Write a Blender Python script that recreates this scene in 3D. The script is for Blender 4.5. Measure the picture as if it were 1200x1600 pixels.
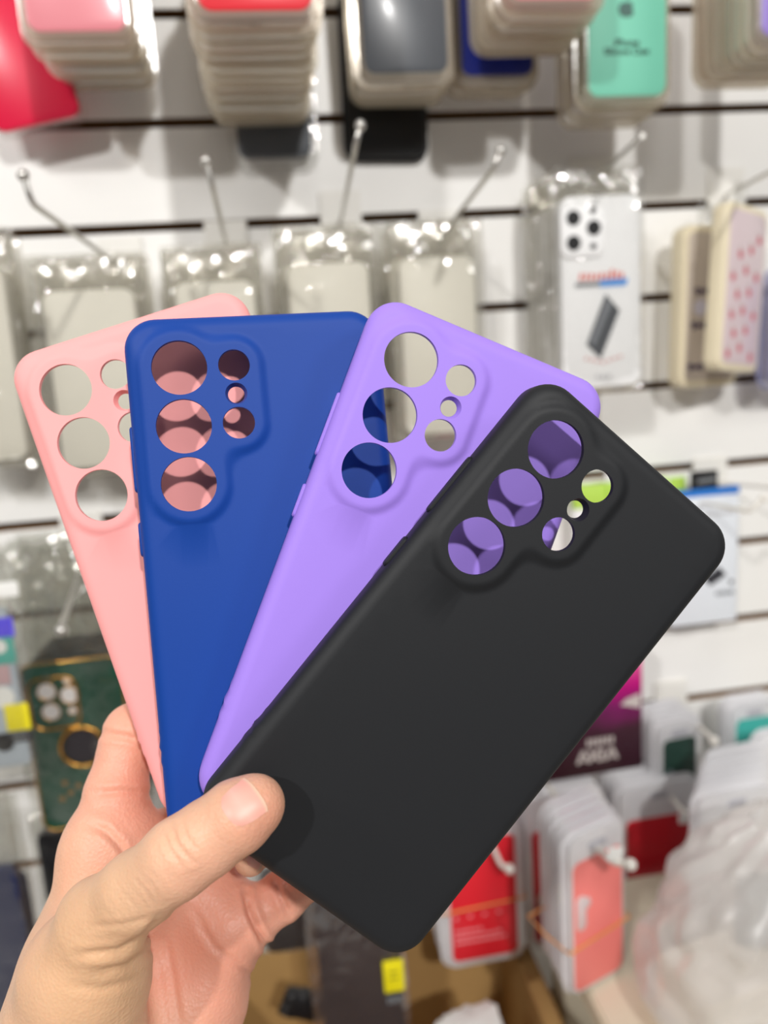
import bpy, bmesh, math, random
import numpy as np
from mathutils import Vector, Matrix, noise
from mathutils.geometry import delaunay_2d_cdt

for o in list(bpy.data.objects):
    bpy.data.objects.remove(o, do_unlink=True)
SC = bpy.context.scene
COL = SC.collection
random.seed(7)

# ------------------------------------------------------------------ camera
F = 1200.0                       # focal length in pixels of the 1200x1600 frame
YAW, PITCH, ROLL = 0.13020644, 0.19165991, -0.06709753
CAM = Vector((0.0, 0.0, 1.0))
WALL_Y = 0.86
fw = Vector((math.sin(YAW)*math.cos(PITCH), math.cos(YAW)*math.cos(PITCH), -math.sin(PITCH)))
rt0 = Vector((math.cos(YAW), -math.sin(YAW), 0))
up0 = rt0.cross(fw)
RT = rt0*math.cos(ROLL) + up0*math.sin(ROLL)
UP = -rt0*math.sin(ROLL) + up0*math.cos(ROLL)
cd = bpy.data.cameras.new('camera')
cam = bpy.data.objects.new('camera', cd)
COL.objects.link(cam)
cam.matrix_world = Matrix(((RT.x, UP.x, -fw.x, CAM.x), (RT.y, UP.y, -fw.y, CAM.y), (RT.z, UP.z, -fw.z, CAM.z), (0, 0, 0, 1)))
cd.sensor_fit = 'VERTICAL'
cd.lens = 26.0
cd.sensor_height = 26.0*1600/F
cd.clip_start = 0.01
cd.clip_end = 50
cd.dof.use_dof = True
cd.dof.focus_distance = 0.234
cd.dof.aperture_fstop = 6.8
SC.camera = cam

# ------------------------------------------------------------------ light
SC.view_settings.view_transform = 'Standard'
SC.view_settings.look = 'None'
SC.view_settings.gamma = 1.0
SC.view_settings.use_curve_mapping = False
SC.view_settings.exposure = 0.0
SC.cycles.transparent_max_bounces = 40
SC.cycles.max_bounces = 8
world = bpy.data.worlds.new('world')
SC.world = world
world.use_nodes = True
bgn = world.node_tree.nodes['Background']
bgn.inputs[0].default_value = (1.0, 0.94, 0.87, 1)
bgn.inputs[1].default_value = 0.155

def lamp(name, d, dist, power, size=0.12, col=(1, 0.982, 0.958)):
    l = bpy.data.lights.new(name, 'AREA')
    l.shape = 'DISK'
    l.size = size
    l.energy = power
    l.color = col
    o = bpy.data.objects.new(name, l)
    COL.objects.link(o)
    v = (RT*d[0] + UP*d[1] - fw*d[2]).normalized()
    o.location = CAM + fw*0.25 + v*dist
    o.rotation_euler = v.to_track_quat('Z', 'Y').to_euler()
    return o
lamp('ceiling_downlight', (0.29, 0.44, 1.0), 2.8, 50)
lamp('ceiling_downlight', (-0.46, 0.42, 1.0), 2.8, 38)
lamp('added_fill_lamp', (-1.5, 1.0, 1.0), 2.8, 12, 0.6)  # this and the next ones: added fill lamps, lifting the wall and softening shadows
lamp('added_fill_lamp', (1.6, 1.0, 1.0), 2.8, 12, 0.6)
lamp('added_fill_lamp', (0.1, 1.5, 0.7), 2.6, 7, 0.8)

# ------------------------------------------------------------------ helpers
def ray(px, py):
    return fw + RT*((px-600)/F) - UP*((py-800)/F)
def at(px, py, Y):
    d = ray(px, py)
    return CAM + d*(Y/d.y)
def cam3(x, y, z):                # camera-frame metres (x right, y down, z forward) -> world
    return CAM + RT*x - UP*y + fw*z
CAMROT = Matrix(((RT.x, -UP.x, fw.x), (RT.y, -UP.y, fw.y), (RT.z, -UP.z, fw.z)))

def tag(o, label=None, cat=None, group=None, kind=None):
    if label: o['label'] = label
    if cat: o['category'] = cat
    if group: o['group'] = group
    if kind: o['kind'] = kind
    return o
def empty(name, loc=(0, 0, 0), rot=(0, 0, 0)):
    o = bpy.data.objects.new(name, None)
    o.empty_display_size = 0.02
    COL.objects.link(o)
    o.location = loc
    o.rotation_euler = rot
    return o
def mesh_obj(name, me, mat=None, parent=None):
    o = bpy.data.objects.new(name, me)
    COL.objects.link(o)
    if mat is not None:
        if len(me.materials) == 0:
            me.materials.append(None)
        o.material_slots[0].link = 'OBJECT'
        o.material_slots[0].material = mat
    if parent is not None:
        o.parent = parent
    return o
def mk(name, verts, faces, smooth=30):
    me = bpy.data.meshes.new(name)
    me.from_pydata([tuple(v) for v in verts], [], faces)
    bm = bmesh.new()
    bm.from_mesh(me)
    bmesh.ops.recalc_face_normals(bm, faces=bm.faces)
    bm.to_mesh(me)
    bm.free()
    if smooth:
        me.shade_smooth()
        me.set_sharp_from_angle(angle=math.radians(smooth))
    me.materials.append(None)
    return me
def rr(w, h, r, n=5):             # rounded rectangle, centred, list of (x, z)
    r = min(r, w/2-1e-5, h/2-1e-5)
    out = []
    for cx, cz, a0 in ((w/2-r, h/2-r, 0), (-w/2+r, h/2-r, 90), (-w/2+r, -h/2+r, 180), (w/2-r, -h/2+r, 270)):
        for i in range(n+1):
            a = math.radians(a0 + 90*i/n)
            out.append((cx + r*math.cos(a), cz + r*math.sin(a)))
    return out
def loft(name, rings, smooth=35, cap0=True, cap1=True):   # rings: lists of 3D points
    n = len(rings[0])
    V = [p for r in rings for p in r]
    Fc = []
    for k in range(len(rings)-1):
        for i in range(n):
            j = (i+1) % n
            Fc.append((k*n+i, k*n+j, (k+1)*n+j, (k+1)*n+i))
    if cap0: Fc.append(tuple(range(n)))
    if cap1: Fc.append(tuple(range((len(rings)-1)*n, len(rings)*n)))
    return mk(name, V, Fc, smooth)
def slab(name, w, h, t, r, bev=0.001, zc=0.0, y0=0.0, n=5):  # rounded slab: front face at y0, thickness t, centred at (0, zc)
    b = min(bev, t/2.01)
    prof = [(-b, 0.0), (-b*0.3, b*0.3), (0, b), (0, t-b), (-b*0.3, t-b*0.3), (-b, t)]
    rings = []
    for ins, y in prof:
        rings.append([(x, y0+y, z+zc) for x, z in rr(w+2*ins, h+2*ins, max(r+ins, 0.0003), n)])
    return loft(name, rings)
def box(name, x0, x1, y0, y1, z0, z1, bev=0.0):
    bm = bmesh.new()
    bmesh.ops.create_cube(bm, size=1)
    for v in bm.verts:
        v.co = Vector(((x0+x1)/2+v.co.x*(x1-x0), (y0+y1)/2+v.co.y*(y1-y0), (z0+z1)/2+v.co.z*(z1-z0)))
    if bev:
        bmesh.ops.bevel(bm, geom=list(bm.edges), offset=bev, segments=2, affect='EDGES')
    me = bpy.data.meshes.new(name)
    bm.to_mesh(me)
    bm.free()
    me.materials.append(None)
    return me
def tube(name, pts, r, n=10, closed=False):
    pts = [Vector(p) for p in pts]
    rings = []
    up = Vector((0.13, 0.2, 0.97))
    for i, p in enumerate(pts):
        if closed:
            t = pts[(i+1) % len(pts)] - pts[i-1]
        else:
            t = pts[min(i+1, len(pts)-1)] - pts[max(i-1, 0)]
        t.normalize()
        a = t.cross(up)
        if a.length < 1e-3: a = t.cross(Vector((1, 0, 0)))
        a.normalize()
        b = t.cross(a)
        rad = r[i] if isinstance(r, (list, tuple)) else r
        rings.append([p + a*rad*math.cos(2*math.pi*k/n) + b*rad*math.sin(2*math.pi*k/n) for k in range(n)])
    if closed:
        rings.append(rings[0])
    return loft(name, rings, 60, not closed, not closed)
def ball(name, c, r, seg=14):
    bm = bmesh.new()
    bmesh.ops.create_uvsphere(bm, u_segments=seg, v_segments=seg//2+1, radius=r)
    bmesh.ops.translate(bm, verts=bm.verts, vec=Vector(c))
    me = bpy.data.meshes.new(name)
    bm.to_mesh(me)
    bm.free()
    me.shade_smooth()
    me.materials.append(None)
    return me
def polyplate(name, pts, y0, t):  # flat outline (x, z) extruded from y0 to y0+t
    return loft(name, [[(x, y0, z) for x, z in pts], [(x, y0+t, z) for x, z in pts]], 20)
def copy_tree(o, parent=None):
    c = o.copy()
    COL.objects.link(c)
    c.parent = parent
    for ch in o.children:
        copy_tree(ch, c)
    return c

# ------------------------------------------------------------------ materials
MATS = {}
def srgb(c):
    return tuple(((v/255)/12.92 if v/255 <= 0.04045 else (((v/255)+0.055)/1.055)**2.4) for v in c) + (1,)
def M(name, rgb, rough=0.45, spec=0.5, bump=0.0, bscale=300, var=0.04, vscale=25, metal=0.0, coat=0.0, trans=0.0, alpha=1.0, sheen=0.0):
    if name in MATS: return MATS[name]
    m = bpy.data.materials.new(name)
    m.use_nodes = True
    nt = m.node_tree
    p = nt.nodes['Principled BSDF']
    c = srgb(rgb)
    tc = nt.nodes.new('ShaderNodeTexCoord')
    nz = nt.nodes.new('ShaderNodeTexNoise')
    nz.inputs['Scale'].default_value = vscale
    nz.inputs['Detail'].default_value = 3
    nt.links.new(tc.outputs['Object'], nz.inputs['Vector'])
    mx = nt.nodes.new('ShaderNodeMix')
    mx.data_type = 'RGBA'
    nt.links.new(nz.outputs['Fac'], mx.inputs[0])
    mx.inputs[6].default_value = tuple(v*(1-var) for v in c[:3]) + (1,)
    mx.inputs[7].default_value = tuple(min(v*(1+var), 1) for v in c[:3]) + (1,)
    nt.links.new(mx.outputs[2], p.inputs['Base Color'])
    p.inputs['Roughness'].default_value = rough
    p.inputs['Specular IOR Level'].default_value = spec
    p.inputs['Metallic'].default_value = metal
    p.inputs['Coat Weight'].default_value = coat
    p.inputs['Coat Roughness'].default_value = 0.15
    p.inputs['Transmission Weight'].default_value = trans
    p.inputs['Alpha'].default_value = alpha
    p.inputs['Sheen Weight'].default_value = sheen
    if bump:
        n2 = nt.nodes.new('ShaderNodeTexNoise')
        n2.inputs['Scale'].default_value = bscale
        n2.inputs['Detail'].default_value = 2
        nt.links.new(tc.outputs['Object'], n2.inputs['Vector'])
        bp = nt.nodes.new('ShaderNodeBump')
        bp.inputs['Strength'].default_value = bump
        bp.inputs['Distance'].default_value = 0.001
        nt.links.new(n2.outputs['Fac'], bp.inputs['Height'])
        nt.links.new(bp.outputs['Normal'], p.inputs['Normal'])
    MATS[name] = m
    return m
def film(name, tint=(0.945, 0.94, 0.92), base=0.07, edge=0.55, rough=0.09, milk=0.03, milkcol=(0.9, 0.9, 0.88), bump=0.25, bscale=60):
    if name in MATS: return MATS[name]
    m = bpy.data.materials.new(name)
    m.use_nodes = True
    nt = m.node_tree
    nt.nodes.remove(nt.nodes['Principled BSDF'])
    out = nt.nodes['Material Output']
    tr = nt.nodes.new('ShaderNodeBsdfTransparent')
    tr.inputs[0].default_value = tint + (1,)
    gl = nt.nodes.new('ShaderNodeBsdfGlossy')
    gl.inputs['Roughness'].default_value = rough
    gl.inputs[0].default_value = (1, 1, 1, 1)
    df = nt.nodes.new('ShaderNodeBsdfDiffuse')
    df.inputs[0].default_value = milkcol + (1,)
    tl = nt.nodes.new('ShaderNodeBsdfTranslucent')
    tl.inputs[0].default_value = milkcol + (1,)
    mm = nt.nodes.new('ShaderNodeMixShader')
    mm.inputs[0].default_value = 0.4
    nt.links.new(df.outputs[0], mm.inputs[1])
    nt.links.new(tl.outputs[0], mm.inputs[2])
    m1 = nt.nodes.new('ShaderNodeMixShader')
    m1.inputs[0].default_value = milk
    nt.links.new(tr.outputs[0], m1.inputs[1])
    nt.links.new(mm.outputs[0], m1.inputs[2])
    lw = nt.nodes.new('ShaderNodeLayerWeight')
    lw.inputs[0].default_value = 0.35
    mr = nt.nodes.new('ShaderNodeMapRange')
    mr.inputs['To Min'].default_value = base
    mr.inputs['To Max'].default_value = edge
    nt.links.new(lw.outputs['Facing'], mr.inputs['Value'])
    m2 = nt.nodes.new('ShaderNodeMixShader')
    nt.links.new(mr.outputs['Result'], m2.inputs[0])
    nt.links.new(m1.outputs[0], m2.inputs[1])
    nt.links.new(gl.outputs[0], m2.inputs[2])
    tc = nt.nodes.new('ShaderNodeTexCoord')
    nz = nt.nodes.new('ShaderNodeTexNoise')
    nz.inputs['Scale'].default_value = bscale
    nz.inputs['Detail'].default_value = 3
    nz.inputs['Distortion'].default_value = 1.2
    nt.links.new(tc.outputs['Object'], nz.inputs['Vector'])
    bp = nt.nodes.new('ShaderNodeBump')
    bp.inputs['Strength'].default_value = bump
    bp.inputs['Distance'].default_value = 0.004
    nt.links.new(nz.outputs['Fac'], bp.inputs['Height'])
    for nn in (gl, lw):
        nt.links.new(bp.outputs['Normal'], nn.inputs['Normal'])
    nt.links.new(m2.outputs[0], out.inputs[0])
    MATS[name] = m
    return m

m_slat = M('white laminate', (246, 245, 242), 0.38, var=0.01, vscale=4)
m_mdf = M('raw brown board', (142, 102, 56), 0.8, var=0.1, vscale=40)
m_chrome = M('zinc wire', (205, 203, 198), 0.28, metal=0.85)
m_hookw = M('white coated wire', (232, 228, 220), 0.35)
m_bracket = M('cream bracket', (240, 238, 232), 0.4)
m_cream = film('cream clear tray', tint=(0.95, 0.92, 0.86), base=0.10, edge=0.5, rough=0.14, milk=0.46, milkcol=(0.88, 0.82, 0.70), bump=0.05, bscale=40)
m_creamd = film('taupe clear tray', tint=(0.94, 0.90, 0.84), base=0.10, edge=0.5, rough=0.14, milk=0.42, milkcol=(0.78, 0.71, 0.59), bump=0.05, bscale=40)
m_clearw = film('clear white tray', tint=(0.93, 0.93, 0.95), base=0.10, edge=0.5, rough=0.12, milk=0.9, milkcol=(0.95, 0.95, 0.97), bump=0.08, bscale=40)
m_card = M('white card', (240, 240, 240), 0.5, var=0.01)
m_white = M('white paper', (235, 235, 232), 0.6, var=0.02)
m_black = M('black plastic', (26, 26, 28), 0.35)
m_ink = M('dark print', (45, 45, 52), 0.6)
m_film = film('clear bag film', tint=(0.975, 0.975, 0.97))
m_filmb = film('beige bag film', milk=0.09, milkcol=(0.80, 0.78, 0.72))
m_filmg = film('grey bag film', tint=(0.90, 0.90, 0.88), base=0.04, edge=0.55, milk=0.015, milkcol=(0.7, 0.69, 0.67), bump=0.25, bscale=60)
m_filmw = film('milky bag film', tint=(0.95, 0.94, 0.93), base=0.06, edge=0.3, rough=0.3, milk=0.5, milkcol=(0.95, 0.93, 0.92), bump=0.25, bscale=25)
m_frost = M('frosted clear case', (224, 221, 210), 0.45, coat=0.0, var=0.03)

# ------------------------------------------------------------------ the setting
wall = mesh_obj('wall_back', box('wall_back', -1.6, 1.9, WALL_Y+0.016, WALL_Y+0.034, 0.0, 2.2), m_mdf)
tag(wall, 'white slatted display wall with dark brown grooves', kind='structure')
Z0 = CAM.z + 0.35264
sprof = [(0.0008, -0.0455), (0.0, -0.0447), (0.0, 0.0447), (0.0008, 0.0455), (0.0052, 0.0455), (0.0052, 0.036), (0.0165, 0.036), (0.0165, -0.036), (0.0052, -0.036), (0.0052, -0.0455)]
slat_me = loft('slat', [[(x_, y_, z_) for y_, z_ in sprof] for x_ in (-1.6, 1.9)], 20)
slat_me.materials.append(m_mdf)
for p_ in slat_me.polygons:
    if p_.normal.y > -0.5 and abs(p_.normal.x) < 0.5: p_.material_index = 1
for i in range(-7, 14):
    zc = Z0 - 0.1*i - 0.05
    if zc - 0.05 < 0: continue
    s = mesh_obj('slat', slat_me, m_slat, wall)
    s.location = (0, WALL_Y, zc)
m_floor = M('grey floor tile', (150, 145, 138), 0.4, var=0.06, vscale=6)
fl = mesh_obj('floor', box('floor', -1.6, 1.9, -1.2, WALL_Y+0.034, -0.03, 0.0), m_floor)
tag(fl, 'plain grey shop floor below the display wall', kind='structure')

# ------------------------------------------------------------------ hooks
def hook(pts, label, mat=None, r=0.0022, tip=True, plate=True, group=None):
    pts = [Vector(p) for p in pts]
    base = pts[0]
    root = empty('display_hook', base)
    mat = mat or m_chrome
    loc = [p-base for p in pts]
    # subdivide with rounded bends
    fine = []
    for i, p in enumerate(loc):
        if 0 < i < len(loc)-1:
            a = (loc[i-1]-p); b = (loc[i+1]-p)
            ra = min(0.012, a.length*0.4, b.length*0.4)
            A = p + a.normalized()*ra; B = p + b.normalized()*ra
            for t in (0, 0.25, 0.5, 0.75, 1):
                fine.append(A*(1-t)**2 + p*2*t*(1-t) + B*t*t)
        else:
            fine.append(p)
    mesh_obj('wire', tube('wire', fine, r), mat, root)
    if tip:
        mesh_obj('ball_tip', ball('ball_tip', loc[-1], r*2.0), mat, root)
    if plate:
        mesh_obj('bracket', box('bracket', -0.022, 0.022, WALL_Y-0.004-base.y, WALL_Y+0.0002-base.y, -0.018, 0.03, 0.001), m_bracket, root)
    tag(root, label, 'hook', group)
    return root
WB = WALL_Y - 0.001
hook([at(192, 418, WB), at(50, 318, 0.60), at(36, 274, 0.60)], 'bent wire hook with upturned ball tip over the clear bags behind the pink case', group='empty ends of wire hooks')
hook([at(356, 392, WB), at(332, 292, 0.62), at(322, 252, 0.62)], 'wire hook with ball tip just above the corner of the blue case', group='empty ends of wire hooks')
hook([at(533, 345, WB), at(556, 225, 0.64), at(563, 196, 0.64)], 'wire hook rising under the dark grey case stack', group='empty ends of wire hooks')
hook([at(686, 374, WB), at(772, 262, 0.63), at(782, 236, 0.63)], 'wire hook with ball tip beside the white illustrated phone case pack', group='empty ends of wire hooks')
hook([at(918, 290, WB), at(1004, 212, 0.66)], 'wire hook carrying the white illustrated phone case packs', tip=False)
hook([at(1133, 306, WB), at(1230, 255, 0.66)], 'wire hook carrying the cream framed patterned cases', tip=False)
hook([at(1108, 752, WB), at(1150, 757, 0.83), at(1240, 764, 0.74)], 'straight white wire arm above the blue and white accessory pack', m_hookw, tip=False)
hook([at(1075, 782, WB), at(1172, 799, 0.70), at(1193, 779, 0.70)], 'thin white wire hook bent up in front of the blue and white accessory pack', m_hookw, plate=False)

# ------------------------------------------------------------------ packs
def Yw(x0, x1, py, w):
    return w/((at(x1, py, 1.0)-at(x0, py, 1.0)).x)
_cache = {}
def tray_mesh(w, h, t, flange=0.0015, r=0.013, body=0.0):
    k = ('tray', round(w, 4), round(h, 4), round(t, 4), flange, r, body)
    if k not in _cache:
        prof = [(-0.0050, 0.0), (-0.0028, 0.0006), (-0.0012-body, 0.002), (-0.0006-body, 0.004), (-0.0003-body, t-0.0022), (flange, t-0.0018), (flange, t-0.0002)]
        _cache[k] = loft('tray', [[(x, y, z+h/2) for x, z in rr(w+2*i, h+2*i, r+i)] for i, y in prof])
    return _cache[k]
def insert_mesh(w, h, t, r=0.011, dz=0.0, proud=0.0008):
    k = ('ins', round(w, 4), round(h, 4), round(t, 4), r, round(dz, 4), proud)
    if k not in _cache:
        _cache[k] = slab('phone_case', w, h, t, r, 0.0015, h/2+dz, -proud)
    return _cache[k]
def tab_mesh(w, h, z):
    k = ('tab', round(w, 4), round(h, 4), round(z, 4))
    if k not in _cache:
        _cache[k] = slab('hang_tab', w, h, 0.0006, 0.006, 0.0002, z+h/2, 0.006)
    return _cache[k]
def blister(P, w, h, t, cmat, label, group=None, rot=(0, 0, 0), traymat=None, inset=(0.0058, 0.0068), case_h=None, name='phone_case_pack', tab=True, flange=0.0028, r=0.013):
    root = empty(name, P, rot)
    mesh_obj('tray', tray_mesh(w, h, t, flange, r), traymat or m_cream, root)
    ch = case_h or h-2*inset[1]
    mesh_obj('phone_case', insert_mesh(w-2*inset[0], ch, min(0.009, t*0.66), 0.010, inset[1]), cmat, root)
    if tab:
        mesh_obj('hang_tab', tab_mesh(w*0.5, 0.030, h-0.004), m_film, root)
    tag(root, label, 'phone case', group)
    return root
def C(name, rgb, rough=0.4, coat=0.15):
    return M(name, rgb, rough, coat=coat, var=0.02)
red = C('red silicone', (226, 32, 48)); pinkc = C('blush silicone', (232, 138, 148)); crimson = C('crimson silicone', (226, 18, 66), 0.3)
greyc = C('slate silicone', (82, 86, 92), 0.35); navy = C('royal blue silicone', (24, 40, 140)); mint = C('mint silicone', (120, 203, 176), 0.5, 0.0)
rosec = C('hot pink silicone', (238, 96, 120)); lil = C('lilac silicone', (150, 128, 206)); beigec = C('beige silicone', (206, 186, 160)); steel = C('steel blue silicone', (112, 136, 176))
salm = C('salmon silicone', (236, 126, 120)); mauve = C('mauve silicone', (190, 140, 128)); dgreen = C('dark green silicone', (22, 56, 46)); teal = C('teal silicone', (60, 168, 158))

def stack(xl, xr, yb, w, mats, dY, lab_front, lab_rest, group, h=0.165, t=0.015, jit=0.0016, rot=(0, 0, 0), tilt=0.02, hooklab=None, dz=0.0, seed=1, Y=None):
    rnd = random.Random(seed)
    Y0 = Y or Yw(xl, xr, yb, w)
    P0 = at((xl+xr)/2, yb, Y0)
    for i, m in enumerate(mats):
        y = Y0 + i*dY
        if y + t > WALL_Y-0.026: break
        P = P0 + Vector((rnd.uniform(-jit, jit)*(i > 0), i*dY, rnd.uniform(-jit, jit)*(i > 0) + dz*i))
        blister(P, w, h, t, m, lab_front if i == 0 else m.name.replace(' silicone', '') + ' ' + lab_rest, group, traymat=m_cream if i % 3 else m_creamd, rot=(rot[0], rot[1]+rnd.uniform(-tilt, tilt)*(i > 0), rot[2]))
    if hooklab:
        hz = P0.z + h + 0.012
        hook([Vector((P0.x, WB, hz)), Vector((P0.x, Y0-0.02, hz)), Vector((P0.x, Y0-0.02, hz+0.012))], hooklab)
    return P0, Y0

# top row of the wall
P = at(62, 196, 0.815)
blister(P, 0.084, 0.165, 0.013, crimson, 'glossy crimson phone case in clear tray hanging askew beside the blush pink pack', 'top row case packs', (0, -0.19, 0), m_film, (0.0015, 0.0015))
stack(35, 214, 64, 0.089, [pinkc, beigec, beigec, steel, beigec, beigec], 0.033, 'blush pink phone case in cream tray, front of its stack',
      'phone case in cream tray behind the blush pink case', 'top row case packs', hooklab='wire hook holding the blush pink case stack', seed=2, dz=0.001)
stack(299, 505, 34, 0.091, [red, steel, pinkc, steel, beigec, beigec, mauve, beigec, steel, beigec, beigec, beigec], 0.0215,
      'red phone case in cream tray, front of the tallest stack', 'phone case in cream tray in the tall stack behind the red case', 'top row case packs', t=0.0165,
      hooklab='wire hook holding the tall red case stack', seed=3, jit=0.0022)
blister(at(432, 256, 0.840), 0.086, 0.16, 0.013, greyc, 'grey phone case in clear tray hanging lowest behind the tall red stack', 'top row case packs', (0, 0, 0), m_film)
stack(561, 712, 127, 0.090, [greyc, beigec, beigec, beigec], 0.026, 'slate grey phone case in cream tray, front of its stack', 'phone case in cream tray behind the slate grey case', 'top row case packs',
      hooklab='wire hook holding the slate grey case stack', seed=4)
blister(at(606, 246, 0.846), 0.084, 0.16, 0.010, m_black, 'black phone case pack hanging against the wall below the slate grey stack', 'top row case packs', (0, 0.03, 0), m_black)
stack(716, 840, 130, 0.084, [navy, beigec, mauve], 0.0125, 'royal blue phone case pack squeezed between two stacks', 'phone case in cream tray behind the royal blue case', 'top row case packs',
      t=0.0105, hooklab='wire hook holding the royal blue case stack', h=0.235, seed=5, Y=0.79, jit=0.003)
stack(786, 948, 14, 0.088, [pinkc, rosec, mauve, beigec, rosec, beigec, salm, navy], 0.0125, 'pale pink phone case tray, front of the mixed pink stack', 'phone case in cream tray in the mixed pink stack',
      'top row case packs', hooklab='wire hook holding the mixed pink case stack', seed=6, jit=0.0035, tilt=0.03, t=0.0105)
Pm, Ym = stack(908, 1053, 163, 0.088, [mint, beigec, lil], 0.024, 'mint green phone case with dark fruit emblem and two lines of print', 'phone case in cream tray behind the mint green case', 'top row case packs',
      hooklab='wire hook holding the mint green case stack', seed=8, Y=0.735)
stack(1176, 1330, 70, 0.088, [lil, beigec, steel, beigec, steel, beigec, salm, mauve], 0.0125, 'lilac phone case in cream tray, front of its stack', 'phone case in cream tray behind the lilac case', 'top row case packs',
      hooklab='wire hook holding the lilac case stack', seed=9, Y=0.66, t=0.0105)

def text_mesh(name, body, size, y, spacing=1.0):
    cu = bpy.data.curves.new(name, 'FONT')
    cu.body = body
    cu.size = size
    cu.align_x = 'CENTER'
    cu.align_y = 'CENTER'
    cu.extrude = 0.00015
    cu.offset = size*0.012
    cu.space_character = spacing
    o = bpy.data.objects.new(name, cu)
    COL.objects.link(o)
    dg = bpy.context.evaluated_depsgraph_get()
    me = bpy.data.meshes.new_from_object(o.evaluated_get(dg))
    bpy.data.objects.remove(o, do_unlink=True)
    me.transform(Matrix.Rotation(math.pi/2, 4, 'X'))
    me.transform(Matrix.Translation((0, y, 0)))
    me.materials.clear()
    me.materials.append(None)
    return me
# emblem and print on the mint case
mint_root = [o for o in COL.objects if o.get('label', '').startswith('mint green')][0]
pts = []
for i in range(40):
    a = 2*math.pi*i/40
    r = 0.0075*(1 + 0.07*math.cos(2*a))
    x, z = r*math.cos(a)*0.95, r*math.sin(a)
    if z > 0.005: z -= 0.0013*math.exp(-(x/0.0022)**2)
    if z < -0.006: z += 0.0009*math.exp(-(x/0.002)**2)
    d = math.hypot(x-0.0098, z-0.001)
    if d < 0.0042:
        k = 0.0042/d
        x, z = 0.0098+(x-0.0098)*k, 0.001+(z-0.001)*k
    pts.append((x, z))
m_emb = M('grey emblem print', (58, 96, 88), 0.5)
emb = mesh_obj('emblem', polyplate('emblem', pts, -0.0012, 0.0005), m_emb, mint_root)
emb.location = (-0.001, 0, 0.0800)
lf = mesh_obj('emblem_leaf', polyplate('emblem_leaf', [(0.0002, 0.0082), (0.0006, 0.0105), (0.0032, 0.0125), (0.003, 0.0102)], -0.0012, 0.0005), m_emb, emb)
for body, z, s in (('iPhone', 0.0520, 0.0088), ('Silicone Case', 0.0448, 0.0082)):
    tm = mesh_obj('print_line', text_mesh('print_line', body, s, -0.0011), M('black print', (20, 34, 30), 0.6), mint_root)
    tm.location = (-0.001, 0, z)

# ------------------------------------------------------------------ clear bags
def pillow_mesh(name, w, h, t, seed, nx=20, nz=40, amp=0.0025, crisp=True):
    off = Vector((seed*3.17, seed*1.31, seed*0.77))
    rnd = random.Random(int(seed*100))
    V = []; Fc = []
    for side in (-1, 1):
        for j in range(nz+1):
            for i in range(nx+1):
                u, v = i/nx, j/nz
                x, z = (u-0.5)*w, v*h
                e = max(0.0, 1-abs(2*u-1)**4)**0.5*max(0.0, 1-abs(2*v-1)**6)**0.5
                q = Vector((x*38, side*3.0, z*30)) + off
                top = max(0.0, (v-0.70)/0.30)
                edge = max(0.0, abs(2*u-1)-0.7)/0.3
                wr = noise.noise(q)*0.6 + abs(noise.noise(q*2.1))*0.8 - 0.3
                cr = (noise.noise(q*3.7)*0.8 + rnd.uniform(-0.5, 0.5))*(0.08 + 0.75*top + 0.35*edge)
                y = side*(t/2*e) + wr*amp*(0.5+1.5*top)*(0.35+0.65*e) + cr*amp*0.75*(0.2+0.8*e)
                jx = rnd.uniform(-0.3, 0.3)*w/nx*(0 < i < nx); jz = rnd.uniform(-0.3, 0.3)*h/nz*(0 < j < nz)
                V.append((x + jx + noise.noise(Vector((0, z*25, 0))+off)*0.0015, y + t/2, z + jz + noise.noise(Vector((x*30, 5, 0))+off)*0.0015))
    n1 = (nx+1)*(nz+1)
    for s_ in (0, 1):
        for j in range(nz):
            for i in range(nx):
                a = s_*n1 + j*(nx+1)+i
                if (i+j) % 2:
                    Fc += [(a, a+1, a+nx+2), (a, a+nx+2, a+nx+1)]
                else:
                    Fc += [(a, a+1, a+nx+1), (a+1, a+nx+2, a+nx+1)]
    rim = [i for i in range(nx+1)] + [(j*(nx+1)+nx) for j in range(1, nz+1)] + [nz*(nx+1)+i for i in range(nx-1, -1, -1)] + [j*(nx+1) for j in range(nz-1, 0, -1)]
    for k in range(len(rim)):
        a, b = rim[k], rim[(k+1) % len(rim)]
        Fc.append((a, b, b+n1, a+n1))
    return mk(name, V, Fc, 12 if crisp else 50)
def px_rect(x0, y0, x1, y1, Y):
    """front rectangle at depth Y -> bottom-centre point, width, height"""
    b = at((x0+x1)/2, y1, Y)
    tpt = at((x0+x1)/2, y0, Y)
    w = at(x1, (y0+y1)/2, Y).x - at(x0, (y0+y1)/2, Y).x
    return b, w, tpt.z-b.z
def bagged(P, w, h, inside, label, seed, group=None, t=0.014, fm=None, case=None, rot=(0, 0, 0), header=None, name='bagged_phone_case', amp=0.0025, cat='phone case'):
    """clear bag with a case inside; case=(cw, ch, z0, dx)"""
    root = empty(name, P, rot)
    mesh_obj('bag_film', pillow_mesh('bag_film', w, h, t, seed, amp=amp), fm or m_film, root)
    if inside is not None:
        cw, ch, z0, dx = case or (w*0.80, h*0.80, h*0.04, 0)
        c = mesh_obj('phone_case', slab('phone_case', cw, ch, min(0.009, t*0.7), 0.011, 0.002, z0+ch/2, 0.002), inside, root)
        c.location.x = dx
    if header:
        hw, hh, hz, hm = header
        mesh_obj('paper_tag', slab('paper_tag', hw, hh, 0.0008, 0.002, 0.0002, hz, -0.0012), hm, root)
    tag(root, label, cat, group)
    return root

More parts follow.
